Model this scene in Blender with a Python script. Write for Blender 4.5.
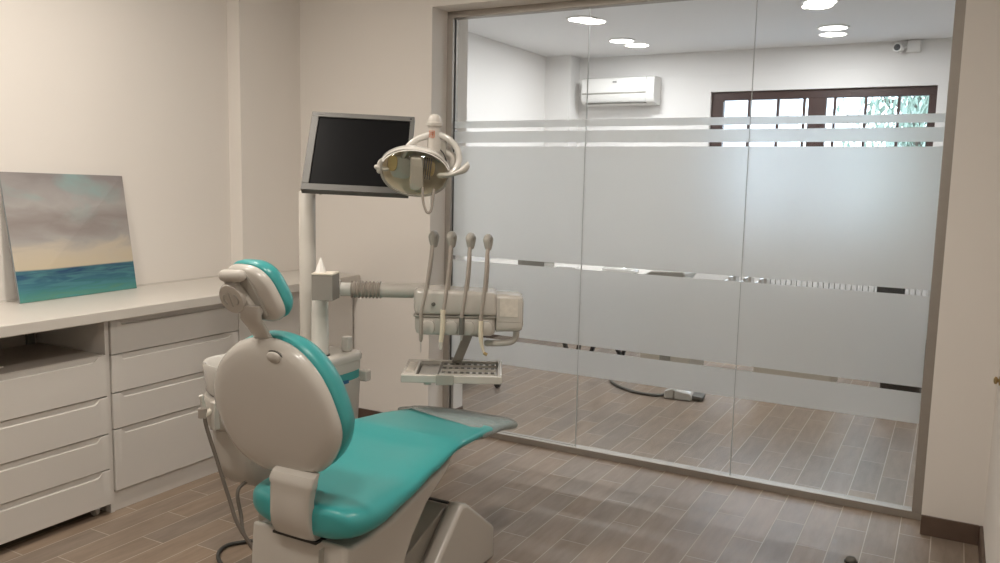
import bpy, bmesh, math, random
from mathutils import Vector, Matrix
random.seed(7)
S = bpy.context.scene
COL = S.collection
for o in list(bpy.data.objects): bpy.data.objects.remove(o)
V = Vector

# ------------------------------------------------------------------ camera
cam_d = bpy.data.cameras.new('camera'); cam = bpy.data.objects.new('camera', cam_d); COL.objects.link(cam)
cam_d.sensor_width = 36; cam_d.lens = 826.43*36/1000; cam_d.clip_start = .05; cam_d.clip_end = 200
CR = V((.8756043, .48255103, .02148515)); CU = V((-.07793316, .09723516, .9922055)); CF = V((-.47670067, .87045381, -.12274625))
CP = V((3.54594, -3.79682, 1.44755))
cam.matrix_world = Matrix(((CR.x, CU.x, -CF.x, CP.x), (CR.y, CU.y, -CF.y, CP.y), (CR.z, CU.z, -CF.z, CP.z), (0, 0, 0, 1)))
S.camera = cam
# ------------------------------------------------------------------ colour
S.view_settings.view_transform = 'Standard'; S.view_settings.look = 'None'
S.view_settings.gamma = 1; S.view_settings.use_curve_mapping = False
S.view_settings.exposure = 0.0
# ------------------------------------------------------------------ world
w = bpy.data.worlds.new('sky'); S.world = w; w.use_nodes = True
nt = w.node_tree; nt.nodes.clear()
bg = nt.nodes.new('ShaderNodeBackground'); wo = nt.nodes.new('ShaderNodeOutputWorld')
tc = nt.nodes.new('ShaderNodeTexCoord'); sx = nt.nodes.new('ShaderNodeSeparateXYZ'); rp = nt.nodes.new('ShaderNodeValToRGB')
nt.links.new(tc.outputs['Generated'], sx.inputs[0]); nt.links.new(sx.outputs['Z'], rp.inputs[0])
rp.color_ramp.elements[0].color = (.75, .84, 1, 1); rp.color_ramp.elements[1].color = (.62, .76, 1, 1)
nt.links.new(rp.outputs[0], bg.inputs[0]); bg.inputs[1].default_value = 7.0
nt.links.new(bg.outputs[0], wo.inputs[0])

HC = 2.65          # ceiling height
# ------------------------------------------------------------------ lamps' light (each sits just under a recessed ceiling lamp built below)
NEAR_LAMPS = [(1.04, -1.77), (2.63, -1.83), (.98, -2.93), (2.585, -2.98)]
FAR_LAMPS = [(.99, 2.05), (.93, 3.05), (2.66, 2.10), (2.62, 3.08)]
NEAR_W, FAR_W = (18.0, 11.5, 18.0, 11.5), 17.0
def lamp_light(x, y, watt, col, size=.2):
    l = bpy.data.lights.new('lamp_light', 'AREA'); l.shape = 'DISK'; l.size = size; l.energy = watt; l.color = col
    o = bpy.data.objects.new('lamp_light', l); COL.objects.link(o); o.location = (x, y, HC-.014); return o

# ------------------------------------------------------------------ materials
def mat(name, col, rough=.5, metal=0., coat=0., var=0., vscale=8., bump=0., bscale=60., spec=.5, trans=0., emis=None, estr=0.):
    m = bpy.data.materials.new(name); m.use_nodes = True; n = m.node_tree; b = n.nodes['Principled BSDF']
    b.inputs['Base Color'].default_value = (*col, 1); b.inputs['Roughness'].default_value = rough
    b.inputs['Metallic'].default_value = metal; b.inputs['Coat Weight'].default_value = coat
    b.inputs['Specular IOR Level'].default_value = spec; b.inputs['Transmission Weight'].default_value = trans
    b.inputs['Coat Roughness'].default_value = .08
    tcn = n.nodes.new('ShaderNodeTexCoord')
    nz = n.nodes.new('ShaderNodeTexNoise'); nz.inputs['Scale'].default_value = vscale; nz.inputs['Detail'].default_value = 4
    n.links.new(tcn.outputs['Object'], nz.inputs['Vector'])
    mx = n.nodes.new('ShaderNodeMix'); mx.data_type = 'RGBA'
    v = max(var, .015)
    mx.inputs[6].default_value = tuple(c*(1-v) for c in col)+(1,); mx.inputs[7].default_value = tuple(min(1, c*(1+v)) for c in col)+(1,)
    n.links.new(nz.outputs[0], mx.inputs[0]); n.links.new(mx.outputs[2], b.inputs['Base Color'])
    if bump:
        n2 = n.nodes.new('ShaderNodeTexNoise'); n2.inputs['Scale'].default_value = bscale; n2.inputs['Detail'].default_value = 6
        n.links.new(tcn.outputs['Object'], n2.inputs['Vector'])
        bp = n.nodes.new('ShaderNodeBump'); bp.inputs['Strength'].default_value = bump; bp.inputs['Distance'].default_value = .002
        n.links.new(n2.outputs[0], bp.inputs['Height']); n.links.new(bp.outputs[0], b.inputs['Normal'])
    if emis:
        b.inputs['Emission Color'].default_value = (*emis, 1); b.inputs['Emission Strength'].default_value = estr
    return m

M = {}
M['wall'] = mat('wall_paint', (.80, .76, .715), .85, var=.015, vscale=2, bump=.08, bscale=120, spec=.2)
M['wall_far'] = mat('wall_paint_far', (.80, .785, .765), .85, var=.01, vscale=2, spec=.2)
M['reveal'] = mat('reveal_paint', (.62, .60, .58), .8, spec=.2)
M['ceil'] = mat('ceiling_paint', (.80, .80, .80), .9, spec=.2)
M['alu'] = mat('brushed_aluminium', (.40, .37, .335), .5, metal=.75, var=.05, vscale=30)
M['rubber'] = mat('black_rubber', (.03, .03, .03), .6)
M['counter'] = mat('worktop_laminate', (.64, .605, .555), .35, var=.02, vscale=5)
M['cab'] = mat('cabinet_lacquer', (.70, .67, .63), .38, var=.015, vscale=3)
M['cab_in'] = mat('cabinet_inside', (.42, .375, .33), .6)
M['teal'] = mat('teal_vinyl', (.045, .33, .33), .34, var=.06, vscale=5, bump=.15, bscale=220, coat=.12)
M['shell'] = mat('glossy_grey_white_plastic', (.55, .52, .475), .26, coat=.3, var=.02)
M['shell_m'] = mat('matt_grey_white_plastic', (.52, .49, .445), .42, var=.02)
M['shell_w'] = mat('white_glossy_plastic', (.66, .64, .60), .14, coat=.5)
M['grey'] = mat('grey_plastic', (.36, .34, .30), .42)
M['dgrey'] = mat('dark_grey_plastic', (.13, .125, .11), .5)
M['bezel'] = mat('silver_grey_bezel', (.12, .117, .11), .45, metal=.1)
M['screen'] = mat('switched_off_screen', (.004, .004, .0045), .35, spec=.12)
M['hose'] = mat('grey_beige_hose', (.34, .30, .26), .5)
M['hose2'] = mat('dark_taupe_hose', (.17, .145, .12), .5)
M['hose_d'] = mat('dark_hose', (.05, .05, .045), .5)
M['cream'] = mat('cream_plastic', (.66, .59, .46), .4)
M['steel'] = mat('steel', (.66, .65, .63), .35, metal=.75)
M['brass'] = mat('brass', (.45, .33, .16), .35, metal=.9)
M['wood'] = mat('brown_window_wood', (.045, .019, .016), .45, var=.25, vscale=12)
M['ac'] = mat('white_aircon_plastic', (.80, .79, .76), .4)
M['paper'] = mat('paper', (.72, .66, .56), .8)
M['tissue'] = mat('tissue', (.85, .83, .80), .9)
M['box'] = mat('grey_box', (.27, .25, .225), .7, var=.08)
M['lamp_e'] = mat('lit_diffuser', (1, 1, 1), .5, emis=(1, .97, .92), estr=9)
M['black'] = mat('black_plastic', (.015, .015, .015), .4)
M['orange'] = mat('orange_print', (.55, .16, .06), .5)
M['blue'] = mat('blue_print', (.02, .12, .25), .5)
M['print'] = mat('grey_print', (.30, .30, .29), .5)
M['label'] = mat('worn_paper_label', (.66, .61, .54), .55, var=.18, vscale=60)
M['yellow'] = mat('yellow_glint', (.80, .62, .28), .25, metal=.3)
M['amber'] = mat('reflector_facets', (.80, .74, .60), .3, metal=.6)
M['beige'] = mat('beige_laminate', (.72, .66, .57), .5)
M['seal'] = mat('clear_edge_seal', (.50, .51, .50), .3)
M['radi'] = mat('radiator_enamel', (.75, .75, .74), .35)
M['facade'] = mat('pale_facade', (.80, .79, .78), .9)
M['leaf'] = mat('green_leaves', (.26, .34, .27), .6, var=.5, vscale=3)
M['bark'] = mat('bark', (.12, .09, .07), .9, var=.3)
M['ground'] = mat('outside_paving', (.45, .44, .42), .9, var=.1)

def clear(name, tint=(1, 1, 1), f0=.04, extra=0.):
    m = bpy.data.materials.new(name); m.use_nodes = True; n = m.node_tree; n.nodes.clear()
    out = n.nodes.new('ShaderNodeOutputMaterial'); t = n.nodes.new('ShaderNodeBsdfTransparent'); g = n.nodes.new('ShaderNodeBsdfGlossy')
    t.inputs[0].default_value = (*tint, 1); g.inputs['Roughness'].default_value = 0.0
    lw = n.nodes.new('ShaderNodeLayerWeight'); p = n.nodes.new('ShaderNodeMath'); p.operation = 'POWER'; p.inputs[1].default_value = 5
    a = n.nodes.new('ShaderNodeMath'); a.operation = 'MULTIPLY_ADD'; a.inputs[1].default_value = .9; a.inputs[2].default_value = f0+extra
    lw.inputs[0].default_value = .5
    n.links.new(lw.outputs['Facing'], p.inputs[0]); n.links.new(p.outputs[0], a.inputs[0])
    mx = n.nodes.new('ShaderNodeMixShader'); n.links.new(a.outputs[0], mx.inputs[0]); n.links.new(t.outputs[0], mx.inputs[1]); n.links.new(g.outputs[0], mx.inputs[2])
    n.links.new(mx.outputs[0], out.inputs[0]); return m
M['glass'] = clear('clear_glass', (.975, .985, .98), .035)
M['wglass'] = clear('window_glass', (.97, .99, .98), .04)
M['lens'] = clear('clear_lens_plastic', (.93, .92, .88), .07)
M['wrap'] = None
def film():
    m = bpy.data.materials.new('frosted_film'); m.use_nodes = True; n = m.node_tree; n.nodes.clear()
    out = n.nodes.new('ShaderNodeOutputMaterial'); t = n.nodes.new('ShaderNodeBsdfTranslucent'); d = n.nodes.new('ShaderNodeBsdfDiffuse'); r = n.nodes.new('ShaderNodeBsdfRefraction')
    t.inputs[0].default_value = (.86, .87, .87, 1); d.inputs[0].default_value = (.78, .785, .77, 1)
    r.inputs['Color'].default_value = (.95, .955, .945, 1); r.inputs['Roughness'].default_value = .62; r.inputs['IOR'].default_value = 1.18
    nz = n.nodes.new('ShaderNodeTexNoise'); nz.inputs['Scale'].default_value = 900
    bp = n.nodes.new('ShaderNodeBump'); bp.inputs['Strength'].default_value = .05; n.links.new(nz.outputs[0], bp.inputs['Height']); n.links.new(bp.outputs[0], d.inputs['Normal'])
    mx = n.nodes.new('ShaderNodeMixShader'); mx.inputs[0].default_value = .42
    n.links.new(t.outputs[0], mx.inputs[1]); n.links.new(d.outputs[0], mx.inputs[2])
    m2 = n.nodes.new('ShaderNodeMixShader'); m2.inputs[0].default_value = .50
    n.links.new(mx.outputs[0], m2.inputs[1]); n.links.new(r.outputs[0], m2.inputs[2]); n.links.new(m2.outputs[0], out.inputs[0]); return m
M['film'] = film()
def wrap_mat():
    m = bpy.data.materials.new('crinkled_clear_cover'); m.use_nodes = True; n = m.node_tree; n.nodes.clear()
    out = n.nodes.new('ShaderNodeOutputMaterial'); t = n.nodes.new('ShaderNodeBsdfTransparent'); g = n.nodes.new('ShaderNodeBsdfPrincipled')
    g.inputs['Base Color'].default_value = (.60, .62, .61, 1); g.inputs['Roughness'].default_value = .2
    nz = n.nodes.new('ShaderNodeTexNoise'); nz.inputs['Scale'].default_value = 34; nz.inputs['Detail'].default_value = 5; nz.inputs['Distortion'].default_value = 1.5
    tcn = n.nodes.new('ShaderNodeTexCoord'); n.links.new(tcn.outputs['Object'], nz.inputs['Vector'])
    bp = n.nodes.new('ShaderNodeBump'); bp.inputs['Strength'].default_value = .9; bp.inputs['Distance'].default_value = .02
    n.links.new(nz.outputs[0], bp.inputs['Height']); n.links.new(bp.outputs[0], g.inputs['Normal'])
    t.inputs[0].default_value = (.9, .93, .92, 1)
    mx = n.nodes.new('ShaderNodeMixShader'); mx.inputs[0].default_value = .55
    n.links.new(t.outputs[0], mx.inputs[1]); n.links.new(g.outputs[0], mx.inputs[2]); n.links.new(mx.outputs[0], out.inputs[0]); return m
M['wrap'] = wrap_mat()

def floor_mat():
    m = bpy.data.materials.new('wood_look_floor_tile'); m.use_nodes = True; n = m.node_tree; b = n.nodes['Principled BSDF']
    L = n.links.new
    def math_(op, a, b_=None, c=None):
        k = n.nodes.new('ShaderNodeMath'); k.operation = op
        for i, v in enumerate((a, b_, c)):
            if v is None: continue
            if isinstance(v, (int, float)): k.inputs[i].default_value = v
            else: L(v, k.inputs[i])
        return k.outputs[0]
    tcn = n.nodes.new('ShaderNodeTexCoord'); s = n.nodes.new('ShaderNodeSeparateXYZ'); L(tcn.outputs['Object'], s.inputs[0])
    xr = math_('DIVIDE', math_('SUBTRACT', s.outputs[0], 3.2), .12)
    row = math_('FLOOR', xr); fx = math_('FRACT', xr)
    u = math_('DIVIDE', math_('ADD', math_('ADD', s.outputs[1], .13), math_('MULTIPLY', math_('ADD', row, 9), .22)), .5)
    cu = math_('FLOOR', u); fu = math_('FRACT', u)
    dx = math_('MULTIPLY', math_('MINIMUM', fx, math_('SUBTRACT', 1, fx)), .12)
    du = math_('MULTIPLY', math_('MINIMUM', fu, math_('SUBTRACT', 1, fu)), .5)
    dmin = math_('MINIMUM', dx, du)
    gr = n.nodes.new('ShaderNodeMapRange'); gr.inputs[1].default_value = .0010; gr.inputs[2].default_value = .0024; gr.inputs[3].default_value = 1; gr.inputs[4].default_value = 0
    L(dmin, gr.inputs[0])
    wn = n.nodes.new('ShaderNodeTexWhiteNoise'); wn.noise_dimensions = '2D'; cb = n.nodes.new('ShaderNodeCombineXYZ'); L(row, cb.inputs[0]); L(cu, cb.inputs[1]); L(cb.outputs[0], wn.inputs['Vector'])
    # grain: noise stretched along y, shifted per plank
    cb2 = n.nodes.new('ShaderNodeCombineXYZ'); L(math_('MULTIPLY', s.outputs[0], 30), cb2.inputs[0]); L(math_('MULTIPLY', s.outputs[1], 5), cb2.inputs[1]); L(math_('MULTIPLY', wn.outputs['Value'], 50), cb2.inputs[2])
    nz = n.nodes.new('ShaderNodeTexNoise'); nz.inputs['Scale'].default_value = 1; nz.inputs['Detail'].default_value = 7; nz.inputs['Roughness'].default_value = .62; L(cb2.outputs[0], nz.inputs['Vector'])
    cr = n.nodes.new('ShaderNodeValToRGB'); e = cr.color_ramp.elements
    e[0].position = .22; e[0].color = (.187, .138, .101, 1); e[1].position = .8; e[1].color = (.338, .263, .202, 1)
    L(nz.outputs[0], cr.inputs[0])
    hv = n.nodes.new('ShaderNodeHueSaturation'); L(cr.outputs[0], hv.inputs['Color'])
    mr = n.nodes.new('ShaderNodeMapRange'); mr.inputs[3].default_value = .90; mr.inputs[4].default_value = 1.08; L(wn.outputs['Value'], mr.inputs[0]); L(mr.outputs[0], hv.inputs['Value'])
    mr2 = n.nodes.new('ShaderNodeMapRange'); mr2.inputs[3].default_value = .85; mr2.inputs[4].default_value = 1.1; L(wn.outputs['Value'], mr2.inputs[0]); L(mr2.outputs[0], hv.inputs['Saturation'])
    mx = n.nodes.new('ShaderNodeMix'); mx.data_type = 'RGBA'; L(gr.outputs[0], mx.inputs[0]); L(hv.outputs[0], mx.inputs[6]); mx.inputs[7].default_value = (.50, .43, .36, 1)
    L(mx.outputs[2], b.inputs['Base Color'])
    rr = n.nodes.new('ShaderNodeMapRange'); rr.inputs[3].default_value = .30; rr.inputs[4].default_value = .46; L(nz.outputs[0], rr.inputs[0]); L(rr.outputs[0], b.inputs['Roughness'])
    bp = n.nodes.new('ShaderNodeBump'); bp.inputs['Strength'].default_value = .25; bp.inputs['Distance'].default_value = .002
    L(math_('SUBTRACT', math_('MULTIPLY', nz.outputs[0], .5), gr.outputs[0]), bp.inputs['Height']); L(bp.outputs[0], b.inputs['Normal'])
    return m
M['floor'] = floor_mat()
M['base'] = mat('brown_baseboard_tile', (.115, .075, .055), .45, var=.2, vscale=14)

def painting_mat():
    m = bpy.data.materials.new('seascape_paint'); m.use_nodes = True; n = m.node_tree; b = n.nodes['Principled BSDF']; L = n.links.new
    b.inputs['Roughness'].default_value = .5
    uv = n.nodes.new('ShaderNodeUVMap'); s = n.nodes.new('ShaderNodeSeparateXYZ'); L(uv.outputs[0], s.inputs[0])
    def mapn(sx_, sy_, sc, det=6, dist=.6):
        mp = n.nodes.new('ShaderNodeMapping'); mp.inputs['Scale'].default_value = (sx_, sy_, 1); L(uv.outputs[0], mp.inputs[0])
        z = n.nodes.new('ShaderNodeTexNoise'); z.inputs['Scale'].default_value = sc; z.inputs['Detail'].default_value = det; z.inputs['Distortion'].default_value = dist; L(mp.outputs[0], z.inputs['Vector']); return z.outputs[0]
    nA = mapn(1, 2.2, 2.6); nB = mapn(1.2, 9, 3.2, 8, 1.0); nC = mapn(1.4, 2.0, 1.7)
    def ma(op, a, b_, c=None):
        k = n.nodes.new('ShaderNodeMath'); k.operation = op
        for i, v in enumerate((a, b_, c)):
            if v is None: continue
            if isinstance(v, (int, float)): k.inputs[i].default_value = v
            else: L(v, k.inputs[i])
        return k.outputs[0]
    vs = ma('ADD', s.outputs[1], ma('MULTIPLY', ma('SUBTRACT', nA, .5), .34))
    def ramp(stops, f):
        r = n.nodes.new('ShaderNodeValToRGB'); e = r.color_ramp.elements
        e[0].position, e[0].color = stops[0][0], (*stops[0][1], 1); e[1].position, e[1].color = stops[-1][0], (*stops[-1][1], 1)
        for p, c in stops[1:-1]: q = e.new(p); q.color = (*c, 1)
        L(f, r.inputs[0]); return r.outputs[0]
    sky = ramp([(.24, (.57, .49, .36)), (.38, (.54, .48, .39)), (.47, (.38, .36, .35)), (.60, (.29, .255, .24)), (.75, (.40, .38, .37)), (1, (.27, .245, .24))], vs)
    tb = n.nodes.new('ShaderNodeMix'); tb.data_type = 'RGBA'
    msk = ma('MULTIPLY', n.nodes.new('ShaderNodeMapRange').outputs[0], 1)
    mr = msk.node.inputs[0].links[0].from_node; mr.inputs[1].default_value = .52; mr.inputs[2].default_value = .72; L(nC, mr.inputs[0])
    up = n.nodes.new('ShaderNodeMapRange'); up.inputs[1].default_value = .5; up.inputs[2].default_value = .75; up.inputs[4].default_value = .8; L(s.outputs[1], up.inputs[0])
    L(ma('MULTIPLY', msk, up.outputs[0]), tb.inputs[0]); L(sky, tb.inputs[6]); tb.inputs[7].default_value = (.27, .42, .42, 1)
    sv = ma('ADD', s.outputs[1], ma('MULTIPLY', ma('SUBTRACT', nB, .5), .30))
    sea = ramp([(.0, (.09, .26, .21)), (.05, (.045, .20, .20)), (.1, (.025, .12, .19)), (.15, (.015, .07, .16)), (.24, (.012, .04, .11))], sv)
    st = ramp([(.35, (0, 0, 0)), (.62, (1, 1, 1))], nB)
    se = n.nodes.new('ShaderNodeMix'); se.data_type = 'RGBA'; L(ma('MULTIPLY', st, .45), se.inputs[0]); L(sea, se.inputs[6]); se.inputs[7].default_value = (.13, .40, .38, 1)
    hz = n.nodes.new('ShaderNodeMapRange'); hz.inputs[1].default_value = .238; hz.inputs[2].default_value = .250; L(ma('SUBTRACT', s.outputs[1], ma('MULTIPLY', s.outputs[0], -.0)), hz.inputs[0])
    fx = n.nodes.new('ShaderNodeMix'); fx.data_type = 'RGBA'; L(hz.outputs[0], fx.inputs[0]); L(se.outputs[2], fx.inputs[6]); L(tb.outputs[2], fx.inputs[7])
    L(fx.outputs[2], b.inputs['Base Color'])
    bp = n.nodes.new('ShaderNodeBump'); bp.inputs['Strength'].default_value = .2; bp.inputs['Distance'].default_value = .003; L(nB, bp.inputs['Height']); L(bp.outputs[0], b.inputs['Normal'])
    return m
M['painting'] = painting_mat()

# ------------------------------------------------------------------ mesh helpers
def tag(o, label=None, cat=None, group=None, kind=None):
    if label: o['label'] = label
    if cat: o['category'] = cat
    if group: o['group'] = group
    if kind: o['kind'] = kind
    return o
def thing(name, loc, label, cat, group=None, kind=None):
    o = bpy.data.objects.new(name, None); COL.objects.link(o); o.location = loc; o.empty_display_size = .05
    return tag(o, label, cat, group, kind)
def wloc(p):
    v = V((0, 0, 0))
    while p: v += p.location; p = p.parent
    return v
def obj(name, bm, m, parent=None, smooth=None, bevel=0, seg=2, label=None):
    """links bm (built in room coordinates) as ONE mesh; smooth = auto smooth angle in degrees"""
    bmesh.ops.recalc_face_normals(bm, faces=bm.faces[:])
    me = bpy.data.meshes.new(name)
    if parent is not None:
        bmesh.ops.translate(bm, verts=bm.verts[:], vec=-wloc(parent))
    bm.to_mesh(me); bm.free()
    ms = m if isinstance(m, (list, tuple)) else [m]
    for k in ms: me.materials.append(k)
    o = bpy.data.objects.new(name, me); COL.objects.link(o)
    if parent is not None: o.parent = parent
    if smooth:
        for p in me.polygons: p.use_smooth = True
        me.set_sharp_from_angle(angle=math.radians(smooth))
    if bevel:
        b = o.modifiers.new('bevel', 'BEVEL'); b.width = bevel; b.segments = seg; b.limit_method = 'ANGLE'; b.angle_limit = math.radians(35)
        if not smooth:
            for p in me.polygons: p.use_smooth = True
            me.set_sharp_from_angle(angle=math.radians(50))
    if label: o['label'] = label
    return o
def nb(): return bmesh.new()
def box(bm, a, b, Mx=None):
    x0, y0, z0 = a; x1, y1, z1 = b
    vs = [bm.verts.new(p) for p in ((x0, y0, z0), (x1, y0, z0), (x1, y1, z0), (x0, y1, z0), (x0, y0, z1), (x1, y0, z1), (x1, y1, z1), (x0, y1, z1))]
    for f in ((0, 3, 2, 1), (4, 5, 6, 7), (0, 1, 5, 4), (1, 2, 6, 5), (2, 3, 7, 6), (3, 0, 4, 7)): bm.faces.new([vs[i] for i in f])
    if Mx is not None:
        for v in vs: v.co = Mx @ v.co
    return bm
def bx(a, b, Mx=None): return box(nb(), a, b, Mx)
def prism(bm, poly, h0, h1, f):
    """poly of 2D points, f(p, q, h) -> 3D point"""
    A = [bm.verts.new(f(p, q, h0)) for p, q in poly]; B = [bm.verts.new(f(p, q, h1)) for p, q in poly]
    bm.faces.new(A); bm.faces.new(B[::-1]); n = len(poly)
    for i in range(n): bm.faces.new((A[i], A[(i+1) % n], B[(i+1) % n], B[i]))
    return bm
def loft(bm, rings, cap=True, closed=True):
    R = [[bm.verts.new(p) for p in r] for r in rings]; n = len(R[0])
    for a, b in zip(R, R[1:]):
        for i in range(n if closed else n-1):
            j = (i+1) % n
            bm.faces.new((a[i], a[j], b[j], b[i]))
    if cap and closed: bm.faces.new(R[0]); bm.faces.new(R[-1][::-1])
    return bm
def smoothpath(pts, k=6):
    pts = [V(p) for p in pts]
    if len(pts) < 3: return pts
    out = []
    for i in range(len(pts)-1):
        p0 = pts[max(i-1, 0)]; p1 = pts[i]; p2 = pts[i+1]; p3 = pts[min(i+2, len(pts)-1)]
        for j in range(k):
            t = j/k
            out.append(.5*((2*p1)+(-p0+p2)*t+(2*p0-5*p1+4*p2-p3)*t*t+(-p0+3*p1-3*p2+p3)*t**3))
    out.append(pts[-1]); return out
def tube(bm, pts, r, n=14, k=6, round_ends=False, flat=1.):
    """round tube through pts; r is a number or one radius per given point"""
    P = smoothpath(pts, k) if k > 1 else [V(p) for p in pts]
    m = len(P)
    if isinstance(r, (int, float)): rr = [r]*m
    else:
        kk = (m-1)/(len(r)-1); rr = []
        for i in range(m):
            t = i/kk; a = min(int(t), len(r)-2); rr.append(r[a]+(r[a+1]-r[a])*(t-a))
    T = [(P[min(i+1, m-1)]-P[max(i-1, 0)]).normalized() for i in range(m)]
    up = V((0, 0, 1)) if abs(T[0].z) < .9 else V((1, 0, 0))
    N = (up-T[0]*up.dot(T[0])).normalized(); rings = []
    def ring(c, N_, B_, rad): return [c+(N_*math.cos(2*math.pi*j/n)*flat+B_*math.sin(2*math.pi*j/n))*rad for j in range(n)]
    for i in range(m):
        N = (N-T[i]*N.dot(T[i])).normalized(); B = T[i].cross(N)
        if i == 0 and round_ends:
            for a in (80, 55, 28): rings.append(ring(P[0]-T[0]*rr[0]*math.sin(math.radians(a)), N, B, rr[0]*math.cos(math.radians(a))))
        rings.append(ring(P[i], N, B, rr[i]))
        if i == m-1 and round_ends:
            for a in (28, 55, 80): rings.append(ring(P[i]+T[i]*rr[i]*math.sin(math.radians(a)), N, B, rr[i]*math.cos(math.radians(a))))
    return loft(bm, rings)
def lathe(bm, prof, Mx, n=32, cap=True):
    """prof [(r, h)] spun about local z, placed by Mx"""
    rings = [[Mx @ V((max(r, 1e-4)*math.cos(2*math.pi*j/n), max(r, 1e-4)*math.sin(2*math.pi*j/n), h)) for j in range(n)] for r, h in prof]
    return loft(bm, rings, cap)
def frame(o, a, b, c):
    """matrix with origin o and axes a, b, c"""
    a, b, c = V(a).normalized(), V(b).normalized(), V(c).normalized()
    return Matrix(((a.x, b.x, c.x, o[0]), (a.y, b.y, c.y, o[1]), (a.z, b.z, c.z, o[2]), (0, 0, 0, 1)))
def puff(bm, outline, prof, Mx, cap=True):
    """outline [(a, b)] stacked along local z with scale per level: prof [(z, s)]"""
    return loft(bm, [[Mx @ V((a*s, b*s, z)) for a, b in outline] for z, s in prof], cap)
def supere(ha, hb, e=2.4, n=48, skew=0., taper=0.):
    out = []
    for i in range(n):
        t = 2*math.pi*i/n; c, s = math.cos(t), math.sin(t)
        a = ha*math.copysign(abs(c)**(2/e), c); b = hb*math.copysign(abs(s)**(2/e), s)
        out.append((a*(1+taper*b/hb)+skew*b, b))
    return out
def copy_tree(o, parent=None):
    c = o.copy(); COL.objects.link(c)
    if parent is not None: c.parent = parent
    for ch in [q for q in o.children]: copy_tree(ch, c)
    return c
def struct(name, bm, m, parent=None, **k):
    o = obj(name, bm, m, parent, **k)
    if parent is None: o['kind'] = 'structure'
    return o
I4 = Matrix.Identity(4)

# ================================================================== THE SETTING
RW = 3.743; X1, X2 = 1.021, 3.517; OH = 2.351; YB = .37      # right wall, opening jambs, opening head, far face of the partition wall
FX0, FX1, FY = -.10, 4.6, 3.92                               # far room
NY = -5.2
struct('floor', bx((-.3, NY-.2, -.1), (FX1+.2, FY+.15, 0)), M['floor'])
struct('ceiling', bx((-.3, NY-.2, HC), (FX1+.2, FY+.15, HC+.1)), M['ceil'])
struct('wall_left', bx((-.3, NY-.2, 0), (0, 0, HC)), M['wall'])
struct('wall_pillar', bx((0, -.471, 0), (.0915, 0, HC)), M['wall'])
bm = nb(); box(bm, (-.3, 0, 0), (X1, YB, HC)); box(bm, (X2, 0, 0), (FX1+.2, YB, HC)); box(bm, (X1, 0, OH), (X2, YB, HC))
struct('wall_back', bm, [M['wall'], M['wall_far'], M['reveal']])
me = bpy.data.objects['wall_back'].data
for p in me.polygons:
    if p.center.y > YB-.01: p.material_index = 1
struct('wall_right', bx((RW, NY-.2, 0), (RW+.2, 0, HC)), M['wall'])
struct('wall_front', bx((-.3, NY-.2, 0), (RW+.2, NY, HC)), M['wall'])
struct('wall_far_left', bx((FX0-.2, YB, 0), (FX0, FY+.15, HC)), M['wall_far'])
struct('wall_far_column', bx((FX0, 3.70, 0), (.17, FY, HC)), M['wall_far'])
struct('wall_far_right', bx((FX1, YB, 0), (FX1+.2, FY+.15, HC)), M['wall_far'])
WX0, WX1, WZ0, WZ1 = 1.487, 3.337, 1.05, 2.285
bm = nb(); F2 = FY+.30
box(bm, (FX0-.2, FY, 0), (WX0, F2, HC)); box(bm, (WX1, FY, 0), (FX1+.2, F2, HC)); box(bm, (WX0, FY, 0), (WX1, F2, WZ0)); box(bm, (WX0, FY, WZ1), (WX1, F2, HC))
struct('wall_far', bm, M['wall_far'])
# baseboards
HB = .084
def baseboard(name, a, b): return struct(name, bx(a, b), M['base'], bevel=.002)
baseboard('baseboard_back_left', (.46, -.012, 0), (X1, 0, HB))
baseboard('baseboard_back_right', (X2, -.012, 0), (RW-.012, 0, HB))
baseboard('baseboard_right', (RW-.012, NY, 0), (RW, 0, HB))
baseboard('baseboard_jamb', (X1, .215, 0), (X1+.008, YB, HB))
baseboard('baseboard_far', (.17, FY-.012, 0), (FX1, FY, HB))
baseboard('baseboard_far_left', (FX0, YB, 0), (FX0+.012, 3.7, HB))
# aluminium frame of the partition
G = .18
struct('trim_1', bx((X1, G-.03, OH-.036), (X2, G+.03, OH)), M['alu'], bevel=.002)
struct('trim_2', bx((X1, G-.03, 0), (X2, G+.03, .034)), M['alu'], bevel=.002)
bm = nb(); box(bm, (X1, G-.03, .034), (X1+.036, G-.006, OH-.036)); box(bm, (X1, G+.006, .034), (X1+.036, G+.03, OH-.036))
struct('trim_3', bm, M['alu'])
bm = nb(); box(bm, (X2-.04, G-.03, .034), (X2, G-.006, OH-.036)); box(bm, (X2-.04, G+.006, .034), (X2, G+.03, OH-.036))
struct('trim_4', bm, M['alu'])
struct('trim_5', bx((X1+.036, G-.010, .034), (X1+.0385, G-.0055, OH-.036)), M['rubber'])
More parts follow.
